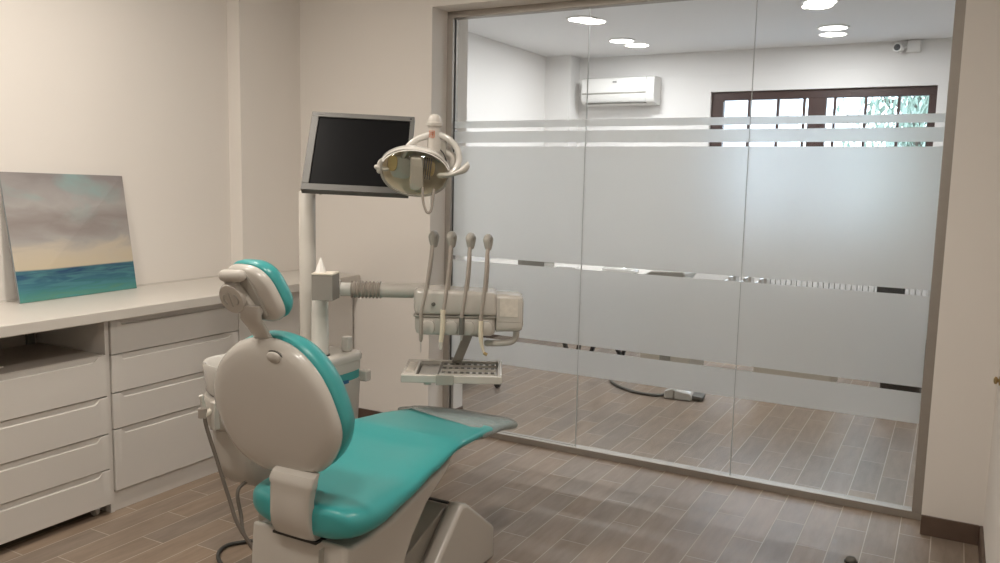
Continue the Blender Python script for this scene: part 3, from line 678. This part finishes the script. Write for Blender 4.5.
# handpieces on their sprung whips
def handpiece(ut, zt, ub, zb, uT, label, kind):
    t = thing('handpiece', tuple(D(ub, -.10, zb)), label, 'dental handpiece', 'handpieces on the instrument head')
    top = D(ut, -.03, zt)
    # sprung rod bending back into the head, hose hanging in front
    obj('whip_rod', tube(nb(), [D(ub+.016, -.060, .075), D(ub*.5+ut*.5+.012, -.055, (.08+zt)/2), D(ut-.002, -.045, zt-.02)], .0055, 10, 5), M['hose'], t, smooth=50)
    hk = obj('whip_hook', tube(nb(), [D(ut+.004, -.030, zt-.03), D(ut+.005, -.026, zt+.002), D(ut, -.045, zt+.014), D(ut-.005, -.068, zt+.004), D(ut-.002, -.070, zt-.025)], [.010, .015, .013, .014, .010], 14, 5, True), M['grey'], t, smooth=50)
    h = obj('hose', tube(nb(), [D(ut, -.065, zt-.01), D(ut*.7+ub*.3+.002, -.092, zt-.10), D(ut*.35+ub*.65+.003, -.108, zt-.20), D(ub, -.112, zb+.03), D(ub, -.113, zb)], [.009, .0068, .0072, .0072, .0075], 14, 6), M['hose'], t, smooth=50)
    if kind == 'needle':
        tp = obj('instrument_tip', tube(nb(), [D(ub, -.113, zb+.002), D(ub, -.114, zb-.07), D(uT, -.115, zb-.085)], [.0085, .0075, .003], 14, 3), M['hose'], t, smooth=50)
        obj('needle', tube(nb(), [D(uT, -.115, zb-.083), D(uT+.001, -.117, zb-.125)], .0014, 8, 1), M['steel'], tp)
    if kind == 'cream':
        tp = obj('instrument_handle', tube(nb(), [D(ub, -.113, zb+.05), D(ub, -.1145, zb-.02), D(uT, -.115, zb-.075)], [.0098, .0098, .0086], 16, 3), M['cream'], t, smooth=50, label='cream instrument handle')
        obj('nozzle', tube(nb(), [D(uT, -.115, zb-.074), D(uT+.001, -.115, zb-.105)], [.0086, .0066], 14, 1), M['shell'], tp, smooth=50)
    if kind == 'coupling':
        tp = obj('coupling', tube(nb(), [D(ub, -.113, zb+.02), D(ub, -.114, zb-.045)], [.0105, .010], 16, 1), M['dgrey'], t, smooth=50, label='dark hose coupling')
        obj('coupling_tip', tube(nb(), [D(ub, -.114, zb-.045), D(uT, -.114, zb-.068)], [.006, .004], 12, 1), M['steel'], tp, smooth=50)
    if kind == 'curved':
        tp = obj('instrument_handle', tube(nb(), [D(ub, -.113, zb+.01), D(ub, -.114, zb-.05), D(ub+.006, -.115, zb-.09), D(uT, -.118, zb-.118)], [.0095, .009, .0065, .0045], 16, 5), M['cream'], t, smooth=50, label='cream curved instrument handle')
        obj('angled_head', tube(nb(), [D(uT-.004, -.118, zb-.114), D(uT+.010, -.119, zb-.121)], .0065, 12, 1), M['brass'], tp, smooth=50)
    return t
def uu(px): return (px-460)/252.6
def zz(py): return -(py-310)/250
handpiece(uu(434), zz(238), uu(424), zz(316), uu(424), 'leftmost handpiece, ending in a thin needle tip', 'needle')
handpiece(uu(451.5), zz(238), uu(445), zz(318), uu(443.5), 'second handpiece from the left, with a straight cream handle', 'cream')
handpiece(uu(470), zz(239), uu(463.5), zz(318), uu(463), 'third handpiece from the left, with a short dark coupling', 'coupling')
handpiece(uu(487), zz(240), uu(482), zz(318), uu(486), 'rightmost handpiece, with a curved cream end', 'curved')

# instrument tray
t = thing('instrument_tray', tuple(D(-.03, -.03, -.27)), 'grey-white tray carrying a metal insert under the instrument head', 'tray')
tz = -.236   # rim height (front)
th0, th1 = -.217, .172; wa, wb = -.13, .155
def TP(p, q, h): return D(p, q, h)
bm = nb()
# rim with a rectangular well
box(bm, (th0, wa, tz-.030), (th1, wa+.022, tz), DM); box(bm, (th0, wb-.02, tz-.030), (th1, wb, tz), DM)
box(bm, (th0, wa+.022, tz-.030), (th0+.055, wb-.02, tz), DM); box(bm, (th1-.018, wa+.022, tz-.030), (th1, wb-.02, tz), DM)
box(bm, (th0+.055, wa+.022, tz-.030), (th1-.018, wb-.02, tz-.024), DM)
obj('tray_body', bm, M['shell'], t, bevel=.004, seg=3)
obj('front_clip', bx((-.082, wa-.006, tz-.036), (-.012, wa+.006, tz+.004), DM), M['grey'], t, bevel=.002)
obj('under_clip', bx((-.13, wa+.01, tz-.040), (-.10, wa+.05, tz-.031), DM), M['shell_m'], t, bevel=.003)
bm = nb(); box(bm, (-.055, .0, tz-.05), (.015, .14, tz-.0305), DM); box(bm, (-.036, .121, tz-.035), (.006, .14, tz+.006), DM)
obj('tray_mount', bm, M['grey'], t, bevel=.003)
obj('button_panel', bx((th0+.012, wa+.06, tz), (th0+.042, wb-.06, tz+.002), DM), M['label'], t)
t2 = thing('instrument_insert', tuple(D(-.03, -.02, tz-.02)), 'steel instrument insert with two rows of notches lying in the tray', 'instrument insert')
xi0, xi1 = th0+.06, th1-.022; yi0, yi1 = wa+.026, wb-.024
obj('insert_base', bx((xi0, yi0, tz-.0235), (xi1, yi1, tz-.017), DM), M['steel'], t2, bevel=.001)
n = 9; rows = []; bm = nb()
for q in (yi0+.05, yi0+.13, yi0+.20):
    box(bm, (-.07, q-.013, tz-.0165), (xi1-.003, q+.013, tz-.006), DM)
    b2 = nb(); rows.append(b2)
    for k in range(n):
        x = -.058+(xi1-.016+.058)*k/(n-1); box(b2, (x-.0065, q-.009, tz-.0058), (x+.0065, q+.006, tz-.002), DM)
rk = obj('notched_rack', bm, M['shell'], t2)
for b2 in rows: obj('notch_row', b2, M['dgrey'], rk)
obj('divider', bx((-.082, yi0, tz-.017), (-.078, yi1, tz-.002), DM), M['steel'], t2)

# tissue box + tissue
t = thing('tissue_box', tuple(PX(325, 298, -.07)), 'grey box with a white paper tip sticking out, beside the monitor pole', 'box')
TBM = frame(PX(326.5, 299, -.08), (U*.985-W*.10), (W*.985+U*.10), Z)
bm = nb(); box(bm, (-.026, -.045, 0), (.056, .045, .098), TBM)
obj('box_body', bm, M['box'], t, bevel=.002)
obj('box_lid', bx((-.027, -.046, .098), (.057, .046, .104), TBM), M['paper'], t, bevel=.001)
bm = nb(); lathe(bm, [(.022, .1035), (.018, .118), (.010, .138), (.004, .155), (0, .160)], TBM @ Matrix.Translation((-.004, 0, 0)), 9)
obj('paper_tip', bm, M['tissue'], t)
obj('box_bracket', bx((-.02, .046, .03), (.02, .052, .07), TBM), M['grey'], t)

# ================================================================== MONITOR
t = thing('monitor', (1.528, -1.256, 1.540), 'grey-framed flat monitor with a dark switched-off screen on the tall pole', 'monitor')
ya, pi_, ro = .555, -.587, .034
MM = Matrix.Translation((1.528, -1.256, 1.540)) @ Matrix.Rotation(ya, 4, 'Z') @ Matrix.Rotation(pi_, 4, 'X') @ Matrix.Rotation(ro, 4, 'Y')
hw_, hh = .200, .180
bm = nb(); b_ = .020
for a, b in (((-hw_, 0, -hh), (hw_, .03, -hh+.028)), ((-hw_, 0, hh-b_-.002), (hw_, .03, hh)), ((-hw_, 0, -hh+.028), (-hw_+.027, .03, hh-b_-.002)), ((hw_-b_+.004, 0, -hh+.028), (hw_, .03, hh-b_-.002))): box(bm, a, b, MM)
obj('bezel', bm, M['bezel'], t, bevel=.0015)
obj('screen', bx((-hw_+.020, .006, -hh+.02), (hw_-.012, .026, hh-.014), MM), M['screen'], t)
obj('rear_housing', bx((-hw_+.02, .03, -hh+.04), (hw_-.02, .055, hh-.02), MM), M['bezel'], t, bevel=.008, seg=3)
bm = nb()
for k in range(3): box(bm, (-hw_+.032+k*.006, -.0006, hh-.014), (-hw_+.036+k*.006, .0002, hh-.008), MM)
obj('badge', bm, M['dgrey'], t)
bm = nb()
for k in range(6): box(bm, (-.05+k*.014, -.0006, -hh+.010), (-.042+k*.014, .0002, -hh+.013), MM)
obj('button_row', bm, M['dgrey'], t)
obj('corner_led', bx((hw_-.018, -.0008, hh-.016), (hw_-.010, .0002, hh-.009), MM), M['black'], t)
mc = MM @ V((-.02, .055, 0))
obj('mount_arm', tube(nb(), [V((POX+.0, POY+.01, 1.40)), V((POX+.04, POY+.06, 1.43)), V((POX+.12, POY+.11, 1.50)), mc], .02, 14, 5), M['bezel'], t, smooth=50)

# ================================================================== OPERATING LIGHT
LO = CP+(CF+CR*((417-500)/826.43)-CU*((178-281.5)/826.43))*3.0; LS = 275.
def LPt(px, py, w_=0.): return LO+U*((px-417)/LS)+W*w_+Z*(-(py-178)/272.)
t = thing('operating_light', tuple(LO), 'dental operating light with clear lens and curved yoke, right of the monitor', 'operating light'); ol_ = t
# head frame: faces the viewer's side and slightly down
fn = (-W*.90-Z*.33+U*.05).normalized(); fa = (U-fn*U.dot(fn)).normalized(); fb = fn.cross(fa); 
if fb.z < 0: fb = -fb
ra_ = math.radians(-8); fa2 = fa*math.cos(ra_)+fb*math.sin(ra_); fb2 = -fa*math.sin(ra_)+fb*math.cos(ra_)
HM = frame(LPt(415, 172, 0), fa2, fb2, fn)
el = supere(.122, .087, 2.15, 48, taper=.04)
obj('rear_housing', puff(nb(), el, [(-.075, .02), (-.073, .4), (-.062, .66), (-.045, .85), (-.020, .97), (.0, 1.01), (.012, 1.01), (.013, .985), (-.005, .965)], HM, False), M['shell_w'], t, smooth=50)
obj('reflector', puff(nb(), el, [(.006, .965), (-.010, .93), (-.030, .80), (-.045, .60), (-.052, .3), (-.053, .02)], HM, False), M['amber'], t, smooth=25)
obj('reflector_panel', puff(nb(), supere(.04, .042, 3, 24), [(-.036, 1), (-.030, .95), (-.029, .02)], HM @ Matrix.Translation((-.052, -.004, 0))), M['steel'], t, smooth=30)
obj('front_lens', puff(nb(), el, [(.010, .985), (.022, .975), (.036, .90), (.046, .75), (.052, .45), (.053, .02)], HM, False), M['lens'], t, smooth=50)
obj('rim', puff(nb(), el, [(.008, .975), (.008, 1.03), (.018, 1.03), (.018, .975)], HM, False), M['grey'], t, smooth=40)
bm = nb(); prism(bm, [(-.022, .058), (.020, .062), (.036, -.052), (.012, -.068), (-.012, -.060)], -.035, .020, lambda p, q, h: HM @ V((p, q, h)))
obj('bulb_shield', bm, M['shell_m'], t, bevel=.006, seg=3)
bm = nb()
for k in range(4): box(bm, (.028+k*.008, -.02, -.028), (.032+k*.008, .05, .006), HM)
obj('bulb_fins', bm, M['dgrey'], t)
for sx_ in (-1, 1):  # added yellow panels; bright reflections in the bowl put into their colour
    obj('side_glint_panel', puff(nb(), supere(.018, .030, 3, 20), [(-.030, 1), (-.024, .9), (-.024, .02)], HM @ Matrix.Translation((.052 if sx_ > 0 else -.085, .012, .004))), M['yellow'], t, smooth=30)
# top hood lip
R = []
for i in range(25):
    a = math.radians(20+140*i/24); c, s = math.cos(a), math.sin(a)
    p = HM @ V((.124*c, .086*s, 0)); R.append((p, c, s))
bm = nb(); loft(bm, [[HM @ V((.124*c*k, .086*s*k+o, z)) for k, o, z in ((1.0, 0, .022), (1.05, .0, .016), (1.06, .002, -.02), (1.0, .0, -.03))] for p, c, s in R], True)
obj('hood', bm, M['shell_w'], t, smooth=50)
# lower guard loop
obj('guard_loop', tube(nb(), [LPt(424, 187, -.045), LPt(424.5, 200, -.045), LPt(428, 210.5, -.045), LPt(432, 210, -.045), LPt(434, 200, -.045), LPt(435, 188, -.045)], .0048, 10, 6), M['hose'], t, smooth=50)
# left grip
obj('left_grip', tube(nb(), [LPt(387, 170, -.01), LPt(383, 170, -.015), LPt(378.5, 168.5, -.018)], [.010, .012, .014], 14, 4, True, .7), M['shell_m'], t, smooth=50)
obj('left_grip_paddle', tube(nb(), [LPt(380, 171, -.018), LPt(380.5, 164, -.018), LPt(382.5, 160.5, -.018)], [.013, .011, .006], 12, 4, True, .6), M['shell_m'], t, smooth=50)
obj('right_lever', tube(nb(), [LPt(440, 175, -.02), LPt(450, 174.5, -.03), LPt(458, 172, -.035), LPt(464, 169, -.035), LPt(467, 165, -.033), LPt(467.5, 162.5, -.033)], [.0075, .0085, .013, .018, .016, .006], 14, 5, True, .7), M['shell_m'], t, smooth=50)
# yoke ring
yo = [LPt(403, 157, .01), LPt(408, 147, .012), LPt(416, 140.5, .014), LPt(425, 137, .015), LPt(434, 135.5, .015), LPt(443, 137, .015), LPt(451, 142, .014), LPt(457, 150, .012), LPt(458.5, 160, .008), LPt(455, 169, .0), LPt(448, 174, -.006), LPt(440, 175, -.01)]
obj('yoke', tube(nb(), yo, [.010, .011, .0115, .012, .012, .012, .012, .012, .012, .011, .010, .010], 16, 5, True, 1.0), M['shell_w'], t, smooth=50)
kb = obj('yoke_joint', lathe(nb(), [(.018, -.055), (.024, -.05), (.026, -.02), (.025, .010), (.022, .040), (.023, .055), (.019, .058)], frame(LPt(433.5, 142, .02), U, W, Z), 24), M['shell_m'], t, smooth=45)
obj('cap', lathe(nb(), [(.018, .052), (.029, .056), (.030, .066), (.025, .070), (.024, .080), (.018, .092), (.008, .098), (0, .099)], frame(LPt(433.5, 142, .02), U, W, Z), 24), M['shell_m'], kb, smooth=45)
LM = frame(LPt(431.5, 135, -.0085), U, W, Z)
bm = nb(); o_ = .010; q_ = .012
for a, b in (((-o_, 0, -q_), (-o_+.002, .003, q_)), ((o_-.002, 0, -q_), (o_, .003, q_)), ((-o_, 0, q_-.002), (o_, .003, q_)), ((-o_, 0, -q_), (o_, .003, -q_+.002)),
             ((-.005, 0, -.008), (-.003, .003, .007)), ((-.005, 0, .005), (.005, .003, .007)), ((.003, 0, -.004), (.005, .003, .007)), ((-.005, 0, -.001), (.005, .003, .001)), ((.002, 0, -.008), (.004, .003, -.001))): box(bm, a, b, LM)
obj('maker_mark', bm, M['orange'], kb, label='small orange square emblem')
obj('joint_block', prism(nb(), [(-.030, .015), (.030, .018), (.024, -.050), (.004, -.062), (-.022, -.045)], .015, .06, lambda p, q, h: LPt(438, 146, h)+U*p+Z*q), M['grey'], t, bevel=.006, seg=3)
obj('joint_arm', tube(nb(), [LPt(442, 150, .04), LPt(452, 157, .035), LPt(452, 166, .03)], [.014, .016, .012], 14, 4, True), M['shell_m'], t, smooth=50)
obj('cable', tube(nb(), [LPt(440, 150, -.0), LPt(444, 155, -.002), LPt(446, 161, .0)], .0024, 8, 4), M['black'], t)
obj('support_arm', tube(nb(), [LPt(436, 152, .055), LPt(428, 160, .12), LPt(412, 162, .24), LPt(385, 165, .33), LPt(345, 178, .33), V((POX+.03, POY+.03, 1.39))], [.013, .016, .018, .018, .018, .022], 16, 6), M['shell_m'], t, smooth=50)

# ================================================================== SUCTION HOSES AND HOLDER
t = thing('suction_holder', (1.30, -1.92, .60), 'beige hose holder bracket on the left side of the dental unit', 'holder')
def P14(px, py, x): # point on the plane x = const seen at that pixel of the photograph
    d = CF+CR*((px-500)/826.43)-CU*((py-281.5)/826.43); return CP+d*((x-CP.x)/d.x)
hA = P14(213, 410, 1.33); hB = P14(203, 416, 1.33)
obj('bracket', tube(nb(), [P14(219, 406, 1.36), P14(210, 411, 1.345), P14(203, 417, 1.335)], [.018, .016, .014], 6, 1, False, .7), M['beige'], t, bevel=.002)
obj('bracket_plate', bx(tuple(P14(219, 420, 1.36)-V((.012, .03, .03))), tuple(P14(219, 406, 1.36)+V((.012, .03, .02)))), M['shell_m'], t, bevel=.004)
obj('clip', lathe(nb(), [(.010, -.016), (.015, -.016), (.015, .016), (.010, .016)], Matrix.Translation(tuple(P14(202.5, 413, 1.335))), 16), M['hose'], t, smooth=50)
t = thing('suction_hose', tuple(P14(206, 420, 1.335)), 'grey suction hose hanging from the holder down to the floor, nearer one', 'hose', 'suction hoses left of the chair')
obj('hose', tube(nb(), [P14(204, 408, 1.335), P14(206, 425, 1.34), P14(217, 460, 1.37), P14(229, 498, 1.42), P14(241, 530, 1.48), V((1.60, -1.80, .09)), V((1.64, -1.72, .011))], .0065, 12, 6), M['hose2'], t, smooth=50)
obj('suction_tip', tube(nb(), [P14(204, 408, 1.335), P14(202.5, 401, 1.335)], [.0085, .0075], 12, 1), M['shell'], t, smooth=50)
obj('tip_nozzle', tube(nb(), [P14(202.5, 401, 1.335), P14(201, 395.5, 1.335)], [.0065, .0075], 12, 1), M['shell_w'], t, smooth=50)
t = thing('suction_hose', (1.42, -1.72, .3), 'grey suction hose coming out from under the dental unit, the shorter one', 'hose', 'suction hoses left of the chair')
obj('hose', tube(nb(), [V((1.40, -1.70, .36)), P14(238, 490, 1.41), P14(241, 515, 1.44), P14(246, 538, 1.50), V((1.56, -1.76, .06)), V((1.62, -1.68, .011))], .0065, 12, 6), M['hose2'], t, smooth=50)
t = thing('floor_cable', (1.3, -1.75, 0), 'black cable curling on the floor at the bottom left of the dental chair', 'cable')
fz = .0085
def F0(px, py): # floor point under that pixel
    d = CF+CR*((px-500)/826.43)-CU*((py-281.5)/826.43); return CP+d*((fz-CP.z)/d.z)
obj('cable', tube(nb(), [F0(300, 520), F0(262, 538), F0(246, 541.5), F0(228, 545), F0(219, 552), F0(220, 562), F0(234, 572), F0(270, 578), F0(320, 572)], .0075, 12, 6), M['hose_d'], t, smooth=50)
t = thing('corrugated_hose', (1.50, -1.62, 0), 'black corrugated hose standing beside the chair housing', 'hose')
bm = nb(); pts = []; rs = []
A_ = V((1.52, -1.70, .30)); B_ = V((1.56, -1.66, .012))
for i in range(73): pts.append(A_.lerp(B_, i/72)+V((-.02*math.sin(math.pi*i/72), 0, 0))); rs.append(.011+.0022*math.cos(i*2*math.pi/4))
tube(bm, pts, rs, 12, 1); obj('hose', bm, M['hose_d'], t, smooth=60)

# small things in the near room
t = thing('door_stop', tuple(F0(851, 559)), 'small dark round stud on the floor near the lower right corner', 'door stop')
dsx = F0(851, 560)
obj('stud', lathe(nb(), [(.018, 0), (.020, .005), (.020, .012), (.016, .019), (.008, .022), (0, .023)], Matrix.Translation((dsx.x, dsx.y, 0)), 24), M['dgrey'], t, smooth=50)
obj('stud_collar', lathe(nb(), [(.020, .0), (.025, .0), (.025, .004), (.020, .005)], Matrix.Translation((dsx.x, dsx.y, 0)), 24), M['black'], t, smooth=50)
hp = P14(1000.5, 381, RW)
t = thing('wall_knob', tuple(hp), 'small brass knob on the right wall at the photo edge', 'knob')
obj('rose', lathe(nb(), [(.018, 0), (.018, .004), (.010, .006)], frame((RW, hp.y, hp.z), (0, 1, 0), (0, 0, 1), (-1, 0, 0)), 20), M['brass'], t, smooth=50)
obj('knob', lathe(nb(), [(.007, .004), (.007, .008), (.014, .012), (.015, .018), (.009, .022), (0, .023)], frame((RW, hp.y, hp.z), (0, 1, 0), (0, 0, 1), (-1, 0, 0)), 20), M['brass'], t, smooth=50)

# ================================================================== FAR ROOM
ax0, ax1 = .275, 1.01
t = thing('air_conditioner', ((ax0+ax1)/2, FY, 2.2), 'white wall air conditioner on the far wall beyond the glass', 'air conditioner')
prof = [(0, 2.178), (0, 2.435), (-.165, 2.435), (-.195, 2.42), (-.205, 2.30), (-.200, 2.24), (-.17, 2.195), (-.10, 2.178)]
obj('body', prism(nb(), prof, ax0, ax1, lambda p, q, h: V((h, FY+p-.001, q))), M['ac'], t, bevel=.008, seg=3)
obj('front_panel', prism(nb(), [(-.19, 2.425), (-.207, 2.42), (-.214, 2.285), (-.20, 2.285)], ax0+.012, ax1-.075, lambda p, q, h: V((h, FY+p-.001, q))), M['ac'], t, bevel=.004)
obj('air_flap', prism(nb(), [(-.204, 2.272), (-.211, 2.268), (-.203, 2.235), (-.178, 2.198), (-.172, 2.200)], ax0+.05, ax1-.085, lambda p, q, h: V((h, FY+p-.001, q))), M['ac'], t, bevel=.003)
obj('panel_gap', bx((ax0+.015, FY-.2095, 2.275), (ax1-.075, FY-.19, 2.283)), M['grey'], t)
obj('flap_gap', bx((ax0+.05, FY-.187, 2.186), (ax1-.085, FY-.12, 2.194)), M['dgrey'], t)
obj('badge', bx((ax0+.33, FY-.2165, 2.375), (ax0+.37, FY-.212, 2.392)), M['print'], t)
cc = V((3.03, FY, 2.60))
t = thing('security_camera', (3.03, FY, 2.60), 'small white security camera high on the far wall, right of the brown window', 'security camera')
CM = frame((3.03, FY-.10, 2.585), (1, 0, 0), (0, .2, 1), (-.25, -1, .2))
CM = frame((3.03, FY-.08, 2.583), V((1, -.25, 0)), V((0, 0, 1)), V((-.25, -1, 0)))
obj('camera_body', lathe(nb(), [(.030, -.05), (.036, -.04), (.037, .03), (.034, .036)], CM, 28), M['ac'], t, smooth=50)
obj('lens', lathe(nb(), [(.026, .034), (.026, .0385), (0, .040)], CM, 24), M['black'], t, smooth=50)
obj('bracket', tube(nb(), [V((3.05, FY-.05, 2.585)), V((3.10, FY-.03, 2.60))], .012, 12, 1), M['ac'], t, smooth=50)
t = thing('junction_box', (3.135, FY, 2.60), 'white square junction box beside the security camera', 'junction box')
obj('box_body', bx((3.085, FY-.05, 2.55), (3.19, FY-.001, 2.645)), M['ac'], t, bevel=.005)
obj('box_lid', bx((3.09, FY-.056, 2.555), (3.185, FY-.0505, 2.64)), M['ac'], t, bevel=.002)
tag(obj('cable_duct', bx((3.19, FY-.015, 2.632), (FX1-.01, FY-.001, 2.649)), M['ac'], bevel=.002), 'thin white cable duct running right from the junction box under the ceiling', 'cable duct')

# radiator under the window
t = thing('radiator', (2.55, FY-.08, .1), 'white ribbed radiator under the brown window, seen through the clear stripe', 'radiator')
bm = nb()
for k in range(30):
    x = 2.05+k*.045; box(bm, (x, FY-.10, .14), (x+.036, FY-.04, .68))
obj('fins', bm, M['radi'], t, bevel=.006)
bm = nb(); box(bm, (2.05, FY-.085, .15), (3.39, FY-.055, .19)); box(bm, (2.05, FY-.085, .63), (3.39, FY-.055, .67)); box(bm, (2.2, FY-.06, .30), (2.24, FY-.001, .36)); box(bm, (3.2, FY-.06, .30), (3.24, FY-.001, .36)); box(bm, (2.22, FY-.085, .0), (2.25, FY-.055, .15)); box(bm, (3.2, FY-.085, .0), (3.23, FY-.055, .15))
obj('pipes', bm, M['radi'], t)
# far desk with things on it
t = thing('desk', (.75, 2.3, 0), 'white desk with dark slanting legs behind the left glass panel', 'desk')
obj('desk_top', bx((-.05, 2.18, .71), (1.44, 2.75, .738)), M['counter'], t, bevel=.003)
for (x, dx) in ((.90, -.06), (1.06, .08), (1.40, -.14)):
    obj('leg', prism(nb(), [(x-.014, .0), (x+.014, .0), (x+dx*3+.014, .71), (x+dx*3-.014, .71)], 2.20, 2.23, lambda p, q, h: V((p, h, q))), M['black'], t)
for (x, dx) in ((.80, .04), (1.20, .07)):
    obj('leg', prism(nb(), [(x-.014, .0), (x+.014, .0), (x+dx*3+.014, .71), (x+dx*3-.014, .71)], 2.62, 2.65, lambda p, q, h: V((p, h, q))), M['black'], t)
t = thing('file_box', (.54, 2.3, .738), 'dark grey box standing on the desk behind the left glass panel', 'box')
obj('box_body', bx((.425, 2.20, .738), (.665, 2.40, .80)), M['grey'], t, bevel=.003)
obj('box_lid', bx((.42, 2.195, .80), (.67, 2.405, .82)), M['grey'], t, bevel=.002)
t = thing('keyboard', (.85, 2.25, .738), 'pale keyboard on the desk behind the left glass panel', 'keyboard')
obj('case', bx((.76, 2.20, .738), (.94, 2.32, .75)), M['shell_m'], t, bevel=.003)
bm = nb()
for i in range(8):
    for j in range(4): box(bm, (.768+i*.021, 2.21+j*.025, .7502), (.785+i*.021, 2.23+j*.025, .765))
obj('keys', bm, M['tissue'], t)
t = thing('round_cushion', (1.27, 2.3, .738), 'white rounded cushion at the right end of the far desk', 'cushion')
obj('cushion', puff(nb(), supere(.145, .10, 2.4, 40), [(.7382, .85), (.75, 1), (.765, 1.0), (.785, .85), (.79, .02)], Matrix.Translation((1.275, 2.31, 0))), M['shell_w'], t, smooth=60)
obj('piping', puff(nb(), supere(.145, .10, 2.4, 40), [(.755, 1.0), (.755, 1.03), (.76, 1.03), (.76, 1.0)], Matrix.Translation((1.275, 2.31, 0)), False), M['tissue'], t, smooth=60)
# rolling stool
sc = V((.585, 1.15, 0))
t = thing('rolling_stool', tuple(sc), 'rolling stool whose castor shows below the film right of the instrument tray', 'stool')
obj('seat', lathe(nb(), [(.02, .47), (.17, .47), (.19, .485), (.195, .51), (.185, .53), (.12, .538), (0, .54)], Matrix.Translation(sc), 32), M['shell_m'], t, smooth=50)
obj('column', lathe(nb(), [(.03, .08), (.03, .28), (.02, .285), (.02, .47)], Matrix.Translation(sc), 20), M['steel'], t, smooth=50)
for k in range(5):
    a = math.radians(0+72*k); e = sc+V((math.cos(a)*.25, math.sin(a)*.25, 0))
    lg = obj('leg', tube(nb(), [sc+V((0, 0, .10)), V((e.x, e.y, .056))], [.016, .011], 10, 1), M['shell_m'], t, smooth=50)
    obj('castor', lathe(nb(), [(.010, -.012), (.020, -.012), (.022, -.008), (.022, .008), (.020, .012), (.010, .012)], frame((e.x, e.y, .023), (math.cos(a), math.sin(a), 0), (0, 0, 1), (-math.sin(a), math.cos(a), 0)), 18), M['black'], lg, smooth=40)
# foot pedal with its hose
t = thing('foot_pedal', (2.0, 1.62, 0), 'white foot pedal on the floor behind the middle glass panel', 'foot pedal')
def PM(p, q, h): return V((2.00, 1.61, 0))+V((.97, .12, 0))*p+V((-.12, .97, 0))*q+Z*h
obj('housing', prism(nb(), [(-.10, .001), (-.10, .05), (-.05, .075), (-.03, .072), (-.02, .06), (.075, .05), (.09, .03), (.09, .001)], -.07, .10, lambda p, q, h: PM(p, h, q)), M['shell_w'], t, bevel=.008, seg=3)
obj('grey_band', bx((-.038, -.0725, .001), (-.024, .1025, .062), frame((2.00, 1.61, 0), (.97, .12, 0), (-.12, .97, 0), Z)), M['grey'], t, bevel=.002)
obj('tread', prism(nb(), [(.085, .006), (.085, .035), (.16, .028), (.16, .006)], -.05, .09, lambda p, q, h: PM(p, h, q)), M['dgrey'], t, bevel=.004)
t = thing('pedal_hose', (1.6, 1.8, 0), 'dark hose looping over the floor from the foot pedal beyond the glass', 'hose')
fz = .0105
obj('hose', tube(nb(), [PM(-.095, .0, .012), F0(655, 395), F0(635, 392), F0(618, 386), F0(611, 380.5), F0(616, 375), F0(635, 371), F0(655, 369)], .010, 12, 6), M['dgrey'], t, smooth=50)
# low beige cabinets, white box and black bin seen in the lower clear stripe
t = thing('treatment_couch', (2.2, 2.4, 0), 'long couch on two beige end boxes behind the middle and right glass panels', 'couch')
obj('end_box', bx((1.50, 2.20, .03), (1.89, 2.62, .60)), M['beige'], t, bevel=.004)
obj('end_box', bx((2.35, 2.20, .03), (2.885, 2.62, .60)), M['beige'], t, bevel=.02, seg=3)
obj('foot_strip', bx((1.53, 2.23, .0), (1.86, 2.60, .03)), M['dgrey'], t)
obj('foot_strip', bx((2.39, 2.23, .0), (2.85, 2.60, .03)), M['dgrey'], t)
obj('side_latch', bx((1.66, 2.192, .08), (1.74, 2.1995, .20)), M['grey'], t)
obj('frame', bx((1.48, 2.18, .60), (2.9, 2.62, .64)), M['grey'], t, bevel=.008)
R = [[V((x, 2.40+a, .672+b)) for a, b in supere(hy, hz, 4, 28)] for x, hy, hz in ((1.485, .15, .01), (1.49, .19, .024), (1.52, .205, .03), (2.84, .205, .03), (2.88, .19, .024), (2.885, .15, .01))]
obj('mattress', loft(nb(), R), M['shell_w'], t, smooth=60)
obj('head_pad', prism(nb(), [(1.46, .705), (1.475, .735), (1.56, .785), (1.80, .795), (1.825, .77), (1.78, .705)], 2.21, 2.55, lambda p, q, h: V((p, h, q))), M['grey'], t, bevel=.012, seg=3)
t = thing('tool_rack', (2.26, 2.3, .70), 'steel rack of small tools lying on the far couch beside the second pane seam', 'rack')
obj('tray', bx((2.09, 2.22, .7035), (2.43, 2.36, .715)), M['steel'], t, bevel=.002)
bm = nb()
for k in range(9): box(bm, (2.10+k*.036, 2.225, .7155), (2.118+k*.036, 2.33, .75+.03*((k*7) % 3)))
obj('tools', bm, M['steel'], t)
t = thing('waste_bin', (3.3, 2.2, 0), 'black bin seen in the stripes at the right end of the glass wall', 'bin')
bm = nb(); puff(bm, supere(.135, .12, 6, 32), [(.001, .85), (.01, .9), (.40, 1), (.402, .02)], Matrix.Translation((3.31, 2.30, 0))); obj('bucket', bm, M['black'], t, smooth=40)
obj('lid', puff(nb(), supere(.14, .125, 6, 32), [(.40, 1), (.42, 1), (.44, .92), (.445, .02)], Matrix.Translation((3.31, 2.30, 0))), M['black'], t, smooth=40)
t = thing('office_chair', (3.12, 3.1, 0), 'black chair back seen in the upper clear stripe at the right end', 'chair')
obj('seat', puff(nb(), supere(.2, .2, 4, 32), [(.40, .9), (.41, 1), (.45, 1), (.46, .9), (.461, .02)], Matrix.Translation((3.12, 3.05, 0))), M['black'], t, smooth=50)
obj('backrest', bx((3.05, 3.22, .50), (3.25, 3.26, .86)), M['black'], t, bevel=.015, seg=3)
for dx in (-.16, .16):
    for dy in (-.16, .17): obj('leg', tube(nb(), [V((3.12+dx*.8, 3.05+dy*.8, .40)), V((3.12+dx, 3.05+dy, .0))], .011, 10, 1), M['steel'], t, smooth=50)
